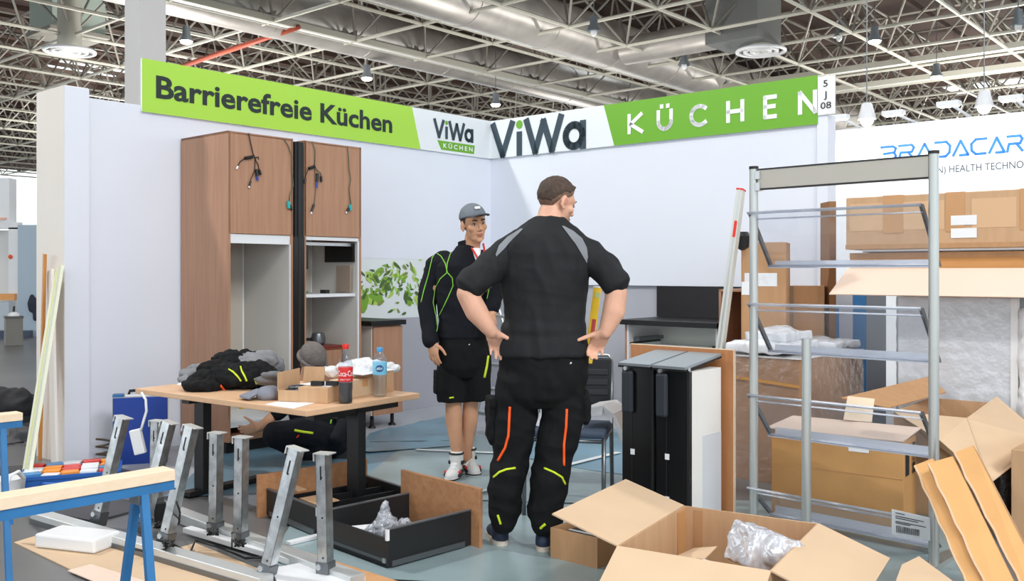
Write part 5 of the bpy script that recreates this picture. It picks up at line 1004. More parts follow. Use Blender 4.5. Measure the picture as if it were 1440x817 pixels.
# rack upright, panel and pallet goods further back at the right
def fb(name, px0, px1, py0, py1, Y, d, m, label, cat, z0=0): a, b = P(px0, py0, Y), P(px1, py0, Y); return tag(obj(name, MB().bx(a.x, b.x, Y, Y+d, z0, a.z), m), label, cat)
fb('blue_upright', 1200, 1218, 408, 0, 7.6, .1, BLUEP, 'blue steel rack upright between the white wall end and the wrapped crate', 'rack upright')
fb('grey_board', 1178, 1199, 408, 0, 7.5, .04, mat('panel_grey', (190, 192, 200), .5), 'light grey panel left of the blue rack upright', 'panel')
fb('dark_board', 1219, 1246, 408, 0, 7.8, .04, mat('panel_dark', (120, 124, 130), .5), 'dark grey panel right of the blue rack upright', 'panel')
fb('blue_bag', 1166, 1180, 430, 0, 7.3, .15, mat('bag_blue', (70, 140, 210), .4), 'blue bag peeping out right of the white wall end', 'bag', 0)
pg = thing('pallet_stack', 'stack of flat packs and a carton at the right edge behind the film', 'stack', P(1450, 500, 6.4)-Z*P(0, 500, 6.4).z)
for i, (y0, y1, m) in enumerate(((404, 420, PLAST), (420, 434, CARDD), (434, 446, BLUEP), (446, 458, DARKM), (458, 476, FILMW), (476, 486, CARD))):
    a, b = P(1421, y1, 6.6), P(1520, y0, 6.6); obj('layer', MB().bx(a.x, b.x, 6.6, 6.8, a.z, b.z), m, pg)
a, b = P(1424, 640, 6.5), P(1520, 488, 6.5); obj('printed_carton', MB().bx(a.x, b.x, 6.5, 7.2, P(0, 517, 6.5).z, b.z), CARD, pg); obj('print', MB().bx(P(1428, 0, 6.49).x, P(1450, 0, 6.49).x, 6.492, 6.499, P(0, 506, 6.5).z, P(0, 496, 6.5).z), INKK, pg); obj('grey_base', MB().bx(a.x, b.x, 6.5, 7.2, 0, P(0, 517, 6.5).z), mat('base_grey', (150, 154, 160), .5), pg)
t, M, w_, h_ = stand_carton('brown_carton', 'brown carton standing at the lower right edge of the picture', 1422, 1520, 632, 4.65, .5, CARD, ax=(V.x, V.y))
tag(obj('black_film', MB().chain([P(1412, 660, 5.0), P(1410, 720, 5.0)], [.05, .05]) and MB().tube([P(1411, 640, 5.0), P(1414, 680, 5.0), P(1409, 730, 5.0), P(1412, 737, 5.0)], [.04, .06, .045, .05], 10), mat('film_black', (40, 40, 44), .25, bump=.6), None, 180), 'black crumpled film hanging between carton and brown carton at right', 'film')
# ================================================================ PEOPLE
def basis(f, roll=0.0):
    f = Vector(f).normalized(); r = f.cross(Z).normalized(); u = r.cross(f)
    m = Matrix((r, f, u)).transposed(); return m @ Matrix.Rotation(roll, 3, 'Y')
def head_geo(mb, c, R, s=1.0, neck=None, nr=.058, face=True):
    """one head: cranium, face, jaw, nose, brow, cheeks, lips, ears (x right, y forward, z up)"""
    def e(p, r, rot=None): mb.ell(Vector(c)+R @ (Vector(p)*s), tuple(x*s for x in r), R @ rot if rot else R, 18, 12)
    e((0, -.014, .030), (.0745, .095, .086)); e((0, .022, -.030), (.061, .068, .086)); e((0, .018, .02), (.068, .072, .06))
    e((0, .036, -.086), (.046, .048, .034)); e((0, .066, -.104), (.021, .020, .015)); e((.034, .0, -.07), (.026, .05, .035)); e((-.034, .0, -.07), (.026, .05, .035))
    e((0, .080, .028), (.048, .016, .011)); e((.043, .054, -.022), (.024, .026, .022)); e((-.043, .054, -.022), (.024, .026, .022))
    n = [Vector(c)+R @ (Vector(p)*s) for p in ((0, .086, .014), (0, .097, -.010), (0, .106, -.031))]; mb.chain(n, [.0075*s, .009*s, .0108*s], 10)
    e((.0115, .092, -.036), (.009, .011, .008)); e((-.0115, .092, -.036), (.009, .011, .008))
    e((0, .089, -.059), (.022, .010, .0062)); e((0, .087, -.070), (.020, .010, .0072))
    for sx in (-1, 1):
        er = Matrix.Rotation(sx*.35, 3, 'Z') @ Matrix.Rotation(-.15, 3, 'X'); e((sx*.078, -.010, -.004), (.009, .021, .034), er); e((sx*.080, -.002, -.030), (.007, .011, .014), er)
    if neck is not None:
        a = Vector(c)+R @ (Vector((0, -.012, -.06))*s); mb.chain([a, (a+Vector(neck))/2, neck], [nr*.98, nr, nr*1.12], 16)
def head_extras(t, body, c, R, s, brow_m, skinm, eye_m, lips=True, bo=0.0):
    W = lambda p: Vector(c)+R @ (Vector(p)*s)
    for sx in (-1, 1):
        eb = obj('eye', MB().ell(W((sx*.0305, .0765, .003)), (.0135*s, .0095*s, .0050*s), R), mat('eye_white', (206, 196, 188), .3), t, 180)
        obj('iris', MB().ell(W((sx*.0305+.001, .0835, .003)), (.0066*s, .004*s, .0054*s), R, 12, 8), eye_m, eb, 180)
        obj('eyelid', MB().tube([W((sx*.0305+.0145*math.cos(a), .0775+.004*math.sin(a)-.004*abs(math.cos(a)), .0035+.0072*math.sin(a))) for a in [math.pi*k/8 for k in range(9)]], .0024*s, 6), mat('lash_dark', (70, 48, 40), .6), t, 180)
        obj('eyebrow', MB().tube([W((sx*(.013+.034*k/5), .0785+bo+.016*math.sqrt(1-((.013+.034*k/5)/.053)**2), .0265+.004*math.sin(math.pi*k/6))) for k in range(6)], [.0032*s, .0044*s, .0046*s, .0042*s, .0034*s, .002*s], 8), brow_m, t, 180)
    if lips:
        lp_ = mat('lip', (186, 112, 100), .5)
        obj('upper_lip', MB().tube([W((x*.023, .0978-.012*x*x, -.0605+.002*math.cos(x*6)*.5)) for x in (-1, -.6, -.25, 0, .25, .6, 1)], [.001*s, .0034*s, .0042*s, .0036*s, .0042*s, .0034*s, .001*s], 8), lp_, t, 180)
        obj('lower_lip', MB().tube([W((x*.020, .0965-.012*x*x, -.0695)) for x in (-1, -.5, 0, .5, 1)], [.001*s, .004*s, .0052*s, .004*s, .001*s], 8), lp_, t, 180)
def hand_geo(mb, wrist, f, thumb, s=1.0, curl=(.5, .6, .5), spread=.12, tcurl=.3, right=False):
    """palm, four fingers and a thumb; f = finger direction, thumb = side of the thumb, palm faces f x thumb"""
    f = Vector(f).normalized(); a = Vector(thumb); a = (a-f*a.dot(f)).normalized(); n = (a.cross(f) if right else f.cross(a)).normalized(); w_ = Vector(wrist)
    R = Matrix((a, f, n)).transposed()
    mb.ell(w_+f*.045*s, (.040*s, .052*s, .016*s), R, 14, 10); mb.ell(w_+f*.06*s+a*.004*s, (.042*s, .036*s, .0145*s), R, 14, 10); mb.ell(w_+f*.028*s+a*.024*s+n*.006*s, (.018*s, .032*s, .016*s), R, 12, 8)
    for i, (off, ln, r) in enumerate(((.031, .072, .0088), (.0105, .080, .0092), (-.0105, .074, .0088), (-.030, .058, .0078))):
        d = (f+a*spread*(1.3-i*.9)).normalized(); p = w_+f*(.086-(.006 if i in (0, 3) else 0)-(.006 if i == 3 else 0))*s+a*off*s; pts = [p-d*.022*s, p]; ang = 0
        for k, q in enumerate((.44, .31, .25)):
            ang += curl[k]*(1+.08*i); pts.append(pts[-1]+(d*math.cos(ang)+n*math.sin(ang))*ln*q*s)
        mb.chain(pts, [r*1.05*s, r*1.05*s, r*s, r*.94*s, r*.82*s], 10)
    td = (a*.8+f*.55+n*.25).normalized(); p = w_+f*.022*s+a*.026*s; p2 = p+td*.036*s; td2 = (td+f*tcurl+n*tcurl*.4).normalized(); p3 = p2+td2*.032*s; p4 = p3+(td2+f*tcurl*.6).normalized()*.026*s
    mb.chain([p, p2, p3, p4], [.015*s, .0115*s, .0105*s, .0088*s], 10)
def skull_cap(name, c, R, s, m, t, zlow, rad, ctr, front=None, voxel=.005, rough=.0025, fs=60, sm=2):
    """short hair or a beanie: a shell of the skull cut along a slanted hairline"""
    mb = MB(); n, k = 40, 26; vs = []; W = lambda p: Vector(c)+R @ (Vector(p)*s)
    keep = []; 
    for i in range(k+1):
        th_ = math.pi*.78*i/k
        for j in range(n):
            ph = 2*math.pi*j/n; d = Vector((math.sin(th_)*math.cos(ph), math.sin(th_)*math.sin(ph), math.cos(th_)))
            p = Vector(ctr)+Vector((d.x*rad[0], d.y*rad[1], d.z*rad[2])); lo = zlow(ph)
            if p.z < lo: p.z = lo; 
            vs.append((p, lo))
    outer = [W(p) for p, lo in vs]; inner = [W(Vector(ctr)+(p-Vector(ctr))*.86) for p, lo in vs]
    N = len(outer); fs_ = []
    for i in range(k):
        for j in range(n): a, b, c2, d2 = i*n+j, i*n+(j+1) % n, (i+1)*n+(j+1) % n, (i+1)*n+j; fs_ += [(a, b, c2, d2), (N+d2, N+c2, N+b, N+a)]
    fs_ += [(k*n+(j+1) % n, k*n+j, N+k*n+j, N+k*n+(j+1) % n) for j in range(n)]
    mb.add(outer+inner, fs_); return bake(name, mb, m, t, voxel, sm, rough, fs)
def shoe_geo(mb, heel, toe, hh=.09, w_=.046):
    """upper of a shoe from heel to toe on the floor"""
    h, t_ = Vector(heel), Vector(toe); d = (t_-h).normalized(); ln = (t_-h).length; R = frame((0, 0, 0), d).to_3x3()
    mb.ell(h+d*.055+Z*.05, (.055, w_*.9, .05), R); mb.ell(h+d*ln*.62+Z*.042, (ln*.30, w_*1.06, .038), R); mb.ell(h+d*(ln-.055)+Z*.036, (.056, w_*.95, .034), R); mb.ell(h+d*ln*.42+Z*.052, (ln*.28, w_*.88, .046), R)
    mb.tube([h+d*.06+Z*.03, h+d*.065+Z*hh], [w_*.95, w_*.84], 16); return d, ln, R
def sole_geo(h, t_, w_=.048, z0=.0, z1=.028):
    h, t_ = Vector(h), Vector(t_); d = (t_-h).normalized(); ln = (t_-h).length; n = Z.cross(d); o = []
    for k in range(24):
        a = 2*math.pi*k/24; x = math.cos(a); y = math.sin(a); o.append(h+d*(ln/2+x*(ln/2+.006))+n*(math.copysign(abs(y)**.7, y)*w_*(1.05+.12*x-.18*math.exp(-((x+.1)/.3)**2))))
    return MB().slab([p+Z*(z0+z1)/2 for p in o], z1-z0)
# ---------------------------------------------------------------- 1  man seen from behind
Y1 = 4.58
def Q(px, py, dy=0.0): return P(px, py, Y1+dy)
m1 = thing('person', 'man seen from behind in charcoal shirt and black work trousers, hands on hips', 'person', Vector((.14, Y1, 0)))
S1 = Y1/F
hc, hR = Q(783, 284, .06), basis((.80, .50, -.30), .04)
body = MB(); head_geo(body, hc, hR, 1.0, Q(770, 322, .02), .066)
tors = [(Q(764, 520), .19, .125, 0), (Q(766, 480), .185, .12, 0), (Q(767, 440), .17, .115, 0), (Q(766, 400), .185, .12, 0), (Q(767, 365), .195, .125, 0), (Q(768, 340), .18, .11, 0), (Q(769, 322, .01), .10, .085, 0), (Q(771, 306, .02), .062, .062, 0)]
body.loft(tors)
body.chain([Q(708, 356), Q(684, 388, -.04), Q(657, 413, -.09), Q(670, 438, -.09), Q(685, 458, -.09), Q(691, 466, -.085)], [.060, .058, .052, .055, .041, .034], 16)
body.chain([Q(832, 358), Q(852, 386, -.04), Q(867, 411, -.09), Q(863, 438, -.095), Q(855, 458, -.10), Q(851, 467, -.10)], [.060, .058, .052, .055, .041, .034], 16)
hand_geo(body, Q(691.5, 465, -.085), (.22, .50, -.75), (.85, -.25, .30), 1.0, (.3, .45, .35), .03, .05)
hand_geo(body, Q(850.5, 466, -.10), (-.35, .42, -.72), (-.85, -.20, .35), 1.05, (.4, .65, .5), .03, .05, True)
body.chain([Q(732, 540), Q(716, 650), Q(708, 735, -.0)], [.08, .055, .04]); body.chain([Q(790, 540), Q(771, 650), Q(766, 738, -.05)], [.08, .055, .04])
bd1, _ = bake('body', body, SKIN, m1, .0055, 4)
head_extras(m1, bd1, hc, hR, 1.0, HAIR, SKIN, mat('eye_dark', (60, 44, 36), .3), True, -.005)
def hl(ph):
    fr = math.sin(ph)                       # 1 = front, -1 = nape
    return -.052 if fr < -.55 else (.004 if fr < .1 else (.022 if fr < .55 else .076))
def hl1(ph):
    fr = math.sin(ph); pts = ((-1, -.062), (-.6, -.056), (-.3, -.014), (0, .020), (.35, .028), (.6, .055), (.8, .080), (1, .086))
    for (a, za), (b, zb) in zip(pts, pts[1:]):
        if fr <= b: return za+(zb-za)*(fr-a)/(b-a)
    return .086
skull_cap('hair_fade', hc, hR, 1.0, mat('hair_fade', (112, 86, 70), .7, var=.3, vscale=70), m1, hl1, (.0785, .100, .0935), (0, -.013, .030), rough=.001)
def hlt(ph): return hl1(ph)+.030-.012*math.sin(ph)
skull_cap('hair', hc, hR, 1.0, HAIR, m1, hlt, (.0815, .104, .0965), (0, -.012, .030), rough=.003, fs=45)
obj('ear_inner', MB().ell(hc+hR @ Vector((.0875, -.006, -.002)), (.003, .010, .018), hR), mat('ear_shade', (198, 134, 112), .6), m1, 180)
# shirt
sh = MB()
sh.loft([(Q(765, 499), .220, .152, 0), (Q(765, 490), .219, .152, 0), (Q(765, 479), .214, .150, 0), (Q(766, 470), .203, .143, 0), (Q(766, 462), .206, .146, 0), (Q(767, 450), .194, .136, 0), (Q(767, 430), .196, .138, 0), (Q(766, 405), .208, .144, 0), (Q(767, 378), .216, .15, 0), (Q(768, 356), .215, .145, 0), (Q(768, 341), .208, .128, 0), (Q(769, 331), .182, .115, 0), (Q(769, 322, .005), .140, .10, 0), (Q(770, 314, .01), .098, .086, 0), (Q(771, 307, .02), .076, .074, 0)], 28)
sh.chain([Q(726, 345), Q(711, 355), Q(688, 379, -.04), Q(664, 397, -.08), Q(656, 406, -.09)], [.062, .068, .074, .066, .064], 18, True)
sh.chain([Q(812, 346), Q(829, 357), Q(850, 379, -.04), Q(863, 395, -.08), Q(870, 404, -.09)], [.062, .068, .073, .066, .064], 18, True)
shirt, st = bake('shirt', sh, SHIRT, m1, .0065, 5, .006, 8, [(11, 11, 3.2, .020), (4, 4, 15, .004)])
def patch(name, tree, poly, m, parent, lift=.0025):
    """cloth inset lying on a garment; poly = outline, filled as a strip between its two long edges"""
    a, b = poly; vs = []; k = 12; w_ = 4
    for i in range(k+1):
        def at(l):
            x = i/k*(len(l)-1); j = min(int(x), len(l)-2); f_ = x-j; return (l[j][0]*(1-f_)+l[j+1][0]*f_, l[j][1]*(1-f_)+l[j+1][1]*f_)
        p, q = at(a), at(b)
        for j in range(w_+1):
            x, y = p[0]+(q[0]-p[0])*j/w_, p[1]+(q[1]-p[1])*j/w_; d = Vector(((x-CX)/F, 1, -(y-HY)/F)).normalized(); h = tree.ray_cast(Vector((0, 0, EYE)), d)
            if h[0] is None: return None
            vs.append(h[0]+h[1]*lift)
    return obj(name, MB().add(vs, [(i*(w_+1)+j, i*(w_+1)+j+1, (i+1)*(w_+1)+j+1, (i+1)*(w_+1)+j) for i in range(k) for j in range(w_)]), m, parent, 180)
INS = mat('shirt_inset_grey', (128, 132, 138), .75, bump=.2, bscale=40)
patch('shoulder_inset', st, ([(732, 322), (714, 333), (702, 345), (697, 358)], [(736, 322), (722, 336), (709, 350), (698, 361)]), INS, m1)
patch('shoulder_inset', st, ([(793, 318), (806, 325), (818, 335), (825, 348), (827, 362)], [(790, 318), (799, 330), (809, 343), (818, 358), (825, 370)]), INS, m1)
piping('seam', st, [(712, 336), (703, 352), (699, 375), (702, 395)], .0018, mat('seam_black', (20, 21, 23), .8), m1); piping('seam', st, [(826, 352), (824, 375), (822, 395)], .0018, MATS['seam_black'], m1)
cb_ = MB().tube([Q(771, 309, .02)+Vector((.066*math.cos(a), .064*math.sin(a), .004+.008*math.sin(a))) for a in [2*math.pi*k/24 for k in range(25)]], .008, 8); obj('collar', cb_, SHIRT, m1, 180)
# trousers
tr = MB()
tr.loft([(Q(764, 494), .206, .142, 0), (Q(764, 512), .212, .148, 0), (Q(763, 535), .218, .150, 0), (Q(762, 556), .205, .135, 0), (Q(762, 570), .16, .10, 0)], 26)
tr.chain([Q(729, 535), Q(726, 590), Q(719, 645), Q(711, 690, -.01), Q(708, 718, 0), Q(709, 730, .0)], [.104, .097, .087, .084, .078, .068], 20)
tr.chain([Q(791, 535), Q(791, 590, -.01), Q(778, 645, -.03), Q(769, 690, -.05), Q(768, 722, -.05), Q(766, 733, -.05)], [.106, .099, .090, .088, .084, .070], 20)
trs, tt_ = bake('trousers', tr, CLOTH, m1, .0065, 4, .010, 9, [(6, 6, 11, .016), (14, 14, 4, .008)])
pk = MB().bx(-.03, .03, -.06, .06, -.09, .09, fx(Q(694, 590, .03), .2)); pk.ell(Q(693, 606, .02), (.035, .06, .07)); pk.bx(-.035, .035, -.065, .065, .055, .10, fx(Q(696, 586, .03), .2))
bake('cargo_pocket', pk, CLOTH, m1, .006, 3, .006, 20)
pk = MB().ell(Q(823, 572, -.0), (.03, .07, .09)); pk.bx(-.03, .02, -.06, .06, -.07, .06, fx(Q(822, 572, .0), -.1)); bake('cargo_pocket', pk, CLOTH, m1, .006, 3, .006, 20)
piping('orange_zip', tt_, [(717, 572), (716, 590), (715, 612), (710, 630), (700, 648)], .0065, ORNG, m1); piping('orange_zip', tt_, [(797, 575), (796, 600), (793, 625), (793, 655)], .0065, ORNG, m1)
piping('yellow_piping', tt_, [(694, 671), (702, 664), (712, 660), (725, 658)], .0055, YELL, m1); piping('yellow_piping', tt_, [(765, 658), (779, 664), (790, 671), (795, 681)], .0055, YELL, m1)
piping('yellow_tab', tt_, [(700, 724), (702, 731), (704, 737)], .006, YELL, m1); piping('yellow_tab', tt_, [(760, 743), (763, 740), (767, 737)], .007, YELL, m1)
piping('orange_tab', tt_, [(759, 499), (764, 499), (768, 499)], .008, ORNG, m1); piping('yellow_tab', tt_, [(779, 500), (786, 500), (793, 501)], .006, YELL, m1)
piping('pocket_rivet', tt_, [(802, 510), (803, 511)], .006, PLAST, m1)
for hh, tt2 in ((Vector((-.045, 4.59, 0)), Vector((-.10, 4.83, 0))), (Vector((.145, 4.49, 0)), Vector((.19, 4.75, 0)))):
    h = MB(); shoe_geo(h, hh, tt2, .10); so, _ = bake('shoe', h, mat('shoe_navy', (38, 50, 74), .6, var=.2, bump=.2), m1, .005, 3); obj('sole', sole_geo(hh, tt2, .05), mat('sole_beige', (206, 196, 182), .6), so, 40)
lv = thing('spirit_level', 'yellow spirit level held upright behind the right hand of the man seen from behind', 'spirit level', Q(827, 512, .16))
a, b = Q(827, 511, .10), Q(840, 405, .16); ax = (b-a).normalized(); x_ = (Vector((1, .2, 0))-ax*ax.x).normalized(); Ml = Matrix((x_, ax.cross(x_), ax)).transposed().to_4x4(); Ml.translation = a; ln = (b-a).length
YL = mat('level_yellow', (250, 206, 24), .4); obj('body', MB().bx(-.018, .018, -.012, .012, 0, ln, Ml), YL, lv, bevel=.002); obj('end_cap', MB().bx(-.019, .019, -.013, .013, ln, ln+.008, Ml), PLAST, lv)
obj('vial_window', MB().bx(-.012, .012, -.0135, -.012, ln-.05, ln-.025, Ml), mat('vial_green', (196, 216, 150), .2), lv); obj('vial_window', MB().bx(-.010, .010, -.0135, -.012, ln*.36, ln*.58, Ml), mat('vial_red', (190, 60, 60), .3), lv)
# ---------------------------------------------------------------- 2  young man facing the camera
Y2 = 6.2
def Q(px, py, dy=0.0): return P(px, py, Y2+dy)
m2 = thing('person', 'young man in grey cap, black zip jacket with neon green piping, shorts and white trainers', 'person', Vector((-.33, Y2, 0)))
hc, hR = Q(666.5, 315, -.05), basis((.42, -.88, -.08), .14)
HS = 1.0
body = MB(); head_geo(body, hc, hR, HS, Q(661, 356, .0), .056)
yw = .45
body.loft([(Q(652, 490), .125, .085, yw), (Q(652, 440), .135, .095, yw), (Q(651, 400), .15, .10, yw), (Q(652, 372), .15, .095, yw), (Q(657, 357), .09, .07, yw), (Q(660, 348), .055, .055, yw)])
body.chain([Q(616, 372), Q(602, 428, -.02), Q(606, 476, -.09), Q(607, 484, -.10)], [.05, .042, .032, .028]); body.chain([Q(688, 372, -.02), Q(695, 415, -.03), Q(692, 442, -.12)], [.05, .042, .03])
hand_geo(body, Q(607.5, 481, -.10), (.12, -.10, -.98), (.80, -.50, .0), 1.0, (.2, .3, .25), .03, .9, True)
hand_geo(body, Q(692, 440, -.12), (.1, -.4, -.9), (-.6, -.75, .2), .95, (.4, .5, .4), .05, .4)
body.chain([Q(637, 505), Q(639, 552), Q(638, 566), Q(638, 590, .015), Q(641, 620), Q(643, 640), Q(643, 652)], [.06, .056, .054, .057, .042, .036, .038], 16)
body.chain([Q(668, 505, .03), Q(664, 552, .04), Q(662, 566, .06), Q(661, 590, .075), Q(658, 615, .08), Q(657, 632, .08), Q(657, 644, .08)], [.06, .055, .052, .054, .041, .036, .038], 16)
bd2, bt2 = bake('body', body, SKINT, m2, .0055, 4)
head_extras(m2, bd2, hc, hR, HS, mat('brow_dark', (62, 44, 36), .8), SKINT, mat('eye_brown', (52, 34, 26), .3))
def hl2(ph):
    fr = math.sin(ph); return -.05 if fr < -.5 else (-.004 if fr < .35 else .05)
skull_cap('hair', hc, hR, HS, mat('dark_hair', (64, 50, 42), .7, var=.3, vscale=50), m2, hl2, (.0785, .100, .092), (0, -.014, .028), rough=.002)
def capz(ph): return .042+.018*math.sin(ph)
cap2, _ = skull_cap('cap', hc, hR, HS, mat('cap_slate', (112, 120, 128), .8, var=.1, bump=.25, bscale=60), m2, capz, (.088, .110, .098), (0, -.012, .040), rough=.001, sm=3)
vs = []; n_ = 16
for i in range(n_+1):
    x = -1+2*i/n_
    for r in (0, .5, 1): vs.append(hc+hR @ (Vector((x*.078*(1-.10*r), .055+math.sqrt(max(0, 1-x*x))*.045+r*.088*math.sqrt(max(0.0, 1-.82*x*x)), .066-.020*x*x+.006*r))*HS))
mb = MB().add([v+Z*.0025 for v in vs]+[v-Z*.0025 for v in vs], [(i*3+j, i*3+j+1, (i+1)*3+j+1, (i+1)*3+j) for i in range(n_) for j in range(2)]+[(51+(i+1)*3+j, 51+(i+1)*3+j+1, 51+i*3+j+1, 51+i*3+j) for i in range(n_) for j in range(2)]+[(i*3+2, 51+i*3+2, 51+(i+1)*3+2, (i+1)*3+2) for i in range(n_)])
obj('cap_visor', mb, mat('visor_dark', (66, 70, 76), .7), cap2, 60); W = lambda p: hc+hR @ Vector(p)
obj('cap_patch', MB().slab([W((-.018, .089, .102)), W((.018, .089, .102)), W((.018, .079, .116)), W((-.018, .079, .116))], .006), PLAST, cap2)
# undershirt, jacket
us = MB().loft([(Q(660, 430, -.06), .07, .06, yw), (Q(661, 380, -.05), .07, .06, yw), (Q(662, 358, -.03), .055, .05, yw), (Q(662, 353, -.02), .05, .048, yw)]); bake('undershirt', us, PAPER, m2, .006, 3)
jk = MB()
jk.loft([(Q(652, 474), .172, .122, yw), (Q(652, 450), .165, .118, yw), (Q(650, 420), .176, .12, yw), (Q(651, 395), .178, .122, yw), (Q(651, 375), .182, .118, yw), (Q(654, 362), .135, .098, yw), (Q(656, 354), .090, .08, yw), (Q(659, 346), .070, .068, yw)], 26)
jk.chain([Q(624, 368), Q(614, 374), Q(604, 405), Q(600, 430, -.02), Q(603, 460, -.065), Q(606, 479, -.095)], [.07, .070, .062, .057, .050, .046], 18)
jk.chain([Q(680, 366, -.02), Q(688, 372, -.03), Q(694, 400, -.04), Q(696, 418, -.05), Q(693, 432, -.10)], [.066, .066, .056, .05, .044], 18)
jacket, jt_ = bake('jacket', jk, NAVY, m2, .006, 5, .005, 9, [(9, 9, 4, .010), (5, 5, 14, .008)])
coll = MB()
for a0, a1 in ((.35, 2.55), (2.9, 5.4)):
    pass
ring = []
for k in range(25):
    a = 2*math.pi*k/24
    ring.append(a)
ov = []
for k in range(22):
    a = yw-math.pi/2+.75+(2*math.pi-1.5)*k/21
    for (r, z_) in ((.072, -.008), (.074, .032), (.066, .034), (.062, -.008)): ov.append(Q(659.5, 347, -.005)+Vector((math.cos(a)*r, math.sin(a)*r*.98, z_-.012*math.sin(a-.4))))
obj('collar', MB().add(ov, [(k*4+j, k*4+(j+1) % 4, (k+1)*4+(j+1) % 4, (k+1)*4+j) for k in range(21) for j in range(4)]+[(0, 1, 2, 3), (87, 86, 85, 84)]), NAVY, m2, 60)
# open neck: white shirt and red zip edges lie on the jacket front
fd = Vector((math.sin(yw), -math.cos(yw), 0))
us = MB().loft([(Q(665, 374)+fd*.105, .010, .010, yw), (Q(664.5, 364)+fd*.088, .022, .020, yw), (Q(664.5, 356)+fd*.068, .030, .026, yw), (Q(664.5, 349)+fd*.05, .034, .03, yw)], 18); bake('shirt_front', us, PAPER, m2, .004, 3)
for pts in ((Q(654.5, 344)+fd*.056, Q(657.5, 352)+fd*.090, Q(660.5, 360)+fd*.112, Q(664, 370)+fd*.135), (Q(677, 343)+fd*.03, Q(675, 350)+fd*.07, Q(671, 360)+fd*.100, Q(666, 372)+fd*.125)): obj('red_zip', MB().tube(pts, .0065, 8), RED, m2, 180)
LP = lambda pts, r=.0034: piping('neon_piping', jt_, pts, r, LIME, m2)
LP([(636, 341), (625, 348), (614, 354), (608, 362), (602, 388), (596, 408), (592, 425)]); LP([(611, 354), (620, 360), (626, 370), (629, 383), (636, 391)]); LP([(640, 347), (633, 358), (629, 370), (628, 383)])
LP([(629, 383), (619, 392), (612, 405), (609, 425), (613, 445), (615, 460), (614, 466)]); LP([(636, 391), (637, 402), (630, 418), (622, 435), (616, 446)]); LP([(690, 392), (688, 405), (685, 420)])
# shorts and shoes
so = MB(); so.loft([(Q(652, 462), .160, .116, yw), (Q(652, 490), .170, .122, yw), (Q(653, 515), .165, .115, yw), (Q(654, 530), .12, .08, yw)], 24)
so.chain([Q(635, 498), Q(635, 530), Q(635, 564)], [.098, .098, .097], 20, True); so.chain([Q(671, 498, .02), Q(671, 530, .03), Q(671, 562, .04)], [.095, .092, .09], 20, True)
shorts, ht_ = bake('shorts', so, CLOTH, m2, .006, 4, .006, 9, [(12, 12, 4, .010)])
pk = MB().bx(-.02, .02, -.05, .05, -.07, .07, fx(Q(616, 535, -.0), .3)).bx(-.015, .015, -.045, .045, -.06, .06, fx(Q(614, 541, .0), .3)); bake('cargo_pocket', pk, CLOTH, m2, .006, 3, .004, 20)
piping('yellow_stripe', ht_, [(686.5, 500), (684.5, 515), (681, 531)], .009, YELL, m2); piping('yellow_tab', ht_, [(632, 560), (635, 559), (638, 559)], .006, YELL, m2); piping('button', ht_, [(659.5, 484), (660, 485)], .006, PLAST, m2)
WS = mat('trainer_white', (234, 234, 232), .5); KS = mat('trainer_black', (36, 36, 38), .5)
for hh, tt2 in ((Vector((-.355, 6.215, 0)), Vector((-.40, 5.97, 0))), (Vector((-.305, 6.36, 0)), Vector((-.235, 6.13, 0)))):
    h = MB(); d, ln, R = shoe_geo(h, hh, tt2, .15, .044); h.tube([hh+d*.05+Z*.1, hh+d*.055+Z*.165], [.046, .045], 14); so_, tr_ = bake('trainer', h, WS, m2, .005, 3); obj('sole', sole_geo(hh, tt2, .048, 0, .026), PLAST, so_, 40); obj('sole_edge', sole_geo(hh, tt2, .051, .016, .025), KS, so_, 40)
    n = Z.cross(d)
    for s_ in (-1, 1):
        def surf(x, z_): 
            o_ = hh+d*x+n*s_*.2+Z*z_; h_ = tr_.ray_cast(o_, -n*s_); return h_[0]+n*s_*.004 if h_[0] is not None else o_-n*s_*.155
        obj('side_stripe', MB().tube([surf(x, z_) for x, z_ in ((.02, .06), (.06, .045), (.10, .05), (.14, .045), (.18, .035))], .011, 6), KS, so_, 180); obj('heel_band', MB().tube([surf(x, .10) for x in (.02, .05, .08)], .013, 6), KS, so_, 180)
        obj('red_patch', MB().tube([surf(x, .055) for x in (.15, .17)], .010, 6), RED, so_, 180)
    for k in range(4):
        c = hh+d*(.10+.022*k)+Z*(.12-.014*k); h_ = tr_.ray_cast(c+Z*.1+d*.05, (-Z*1-d*.35).normalized()); c = h_[0] if h_[0] is not None else c; obj('lace', MB().cyl(c-n*.022, c+n*.022, .0045, 6), PLAST, so_)
    obj('tongue_band', MB().tube([hh+d*.055+Z*.158+d*math.cos(a)*.047+n*math.sin(a)*.045 for a in [2*math.pi*k/16 for k in range(17)]], .007, 6), KS, so_, 180)
# ---------------------------------------------------------------- 3  worker crouching behind the desk
def Q(px, py, dy=0.0): return P(px, py, 6.75+dy)
m3 = thing('person', 'worker in knitted grey beanie crouching behind the desk, reaching into the cabinet base', 'person', Q(440, 642)-Z*Q(440, 642).z)
hc, hR = Q(440, 508, .0), basis((.62, -.55, -.55), .1)
body = MB(); head_geo(body, hc, hR, 1.0, Q(432, 540, .06), .06)
body.loft([(Q(450, 622), .15, .13, .2), (Q(446, 595), .15, .12, .2), (Q(440, 570), .15, .11, .2), (Q(436, 553, .02), .15, .10, .2), (Q(434, 541, .04), .08, .07, .2)])
body.chain([Q(412, 556, .0), Q(394, 577, -.08), Q(372, 596, -.12), Q(364, 601, -.13)], [.05, .044, .036, .03]); hand_geo(body, Q(365, 600, -.13), (-.92, -.1, -.25), (-.2, -.4, .9), 1.0, (.2, .35, .3), .12, .2)
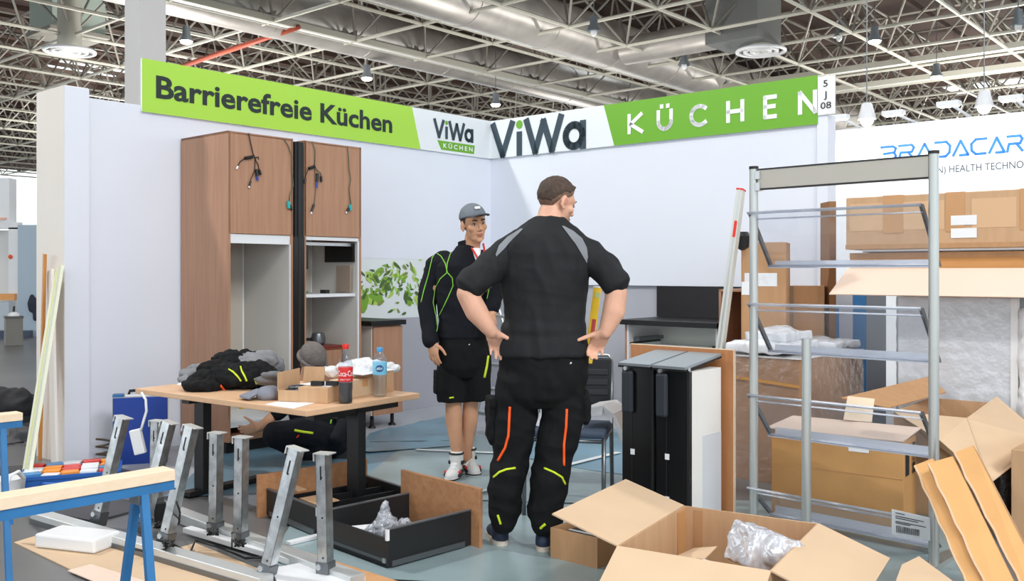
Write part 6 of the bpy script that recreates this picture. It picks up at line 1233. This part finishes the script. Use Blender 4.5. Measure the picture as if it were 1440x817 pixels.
body.chain([Q(470, 560), Q(484, 588, -.1)], [.05, .042]); body.chain([Q(465, 622, -.03), Q(430, 606, -.18), Q(392, 611, -.25)], [.07, .06, .045])
bake('body', body, SKINT, m3, .007, 4); head_extras(m3, None, hc, hR, 1.0, HAIR, SKINT, MATS['eye_dark'])
bn = mat('beanie_grey', (112, 106, 102), .9, var=.12, vscale=20, bump=.5, bscale=90)
skull_cap('beanie', hc, hR, 1.0, bn, m3, lambda ph: .004-.022*(math.sin(ph) < -.2), (.090, .112, .104), (0, -.014, .036), rough=.002)
obj('beanie_brim', MB().tube([hc+hR @ Vector((.092*math.cos(a), -.014+.112*math.sin(a), .012-.004*(math.sin(a) < -.2))) for a in [2*math.pi*k/28 for k in range(29)]], .016, 10, caps=False), bn, m3, 180)
jk = MB(); jk.loft([(Q(452, 628), .185, .15, .2), (Q(448, 600), .19, .15, .2), (Q(442, 572), .19, .14, .2), (Q(438, 556, .02), .16, .12, .2), (Q(435, 545, .03), .09, .085, .2)], 24)
jk.chain([Q(416, 556), Q(404, 568, -.06), Q(392, 580, -.10)], [.07, .062, .055]); jk.chain([Q(468, 560), Q(488, 592, -.1), Q(474, 615, -.2)], [.07, .062, .05])
j3, t3 = bake('jacket', jk, NAVY, m3, .007, 5, .006, 9, [(9, 9, 9, .010)])
tr = MB(); tr.chain([Q(470, 618, -.05), Q(430, 606, -.18), Q(388, 611, -.26)], [.11, .10, .088]); tr.chain([Q(388, 613, -.26), Q(420, 632, -.14), Q(462, 634, -.05)], [.085, .075, .06]); tr.chain([Q(478, 620, .05), Q(450, 622, -.1)], [.11, .1])
tq, t4 = bake('trousers', tr, NAVY, m3, .007, 5, .006, 9, [(9, 9, 9, .012)])
piping('neon_piping', t4, [(414, 605), (425, 607), (440, 609)], .009, YELL, m3); piping('badge', t4, [(418, 613), (419, 614)], .014, RED, m3); piping('neon_piping', t3, [(444, 592), (452, 602), (460, 612)], .006, LIME, m3); piping('neon_piping', t3, [(466, 590), (463, 603), (460, 612), (463, 625)], .006, LIME, m3)
obj('shoe', sole_geo(Q(440, 640, .05)-Z*Q(440, 640, .05).z, Q(500, 640, .0)-Z*Q(500, 640).z, .05, 0, .08), BLACK, m3, 40)
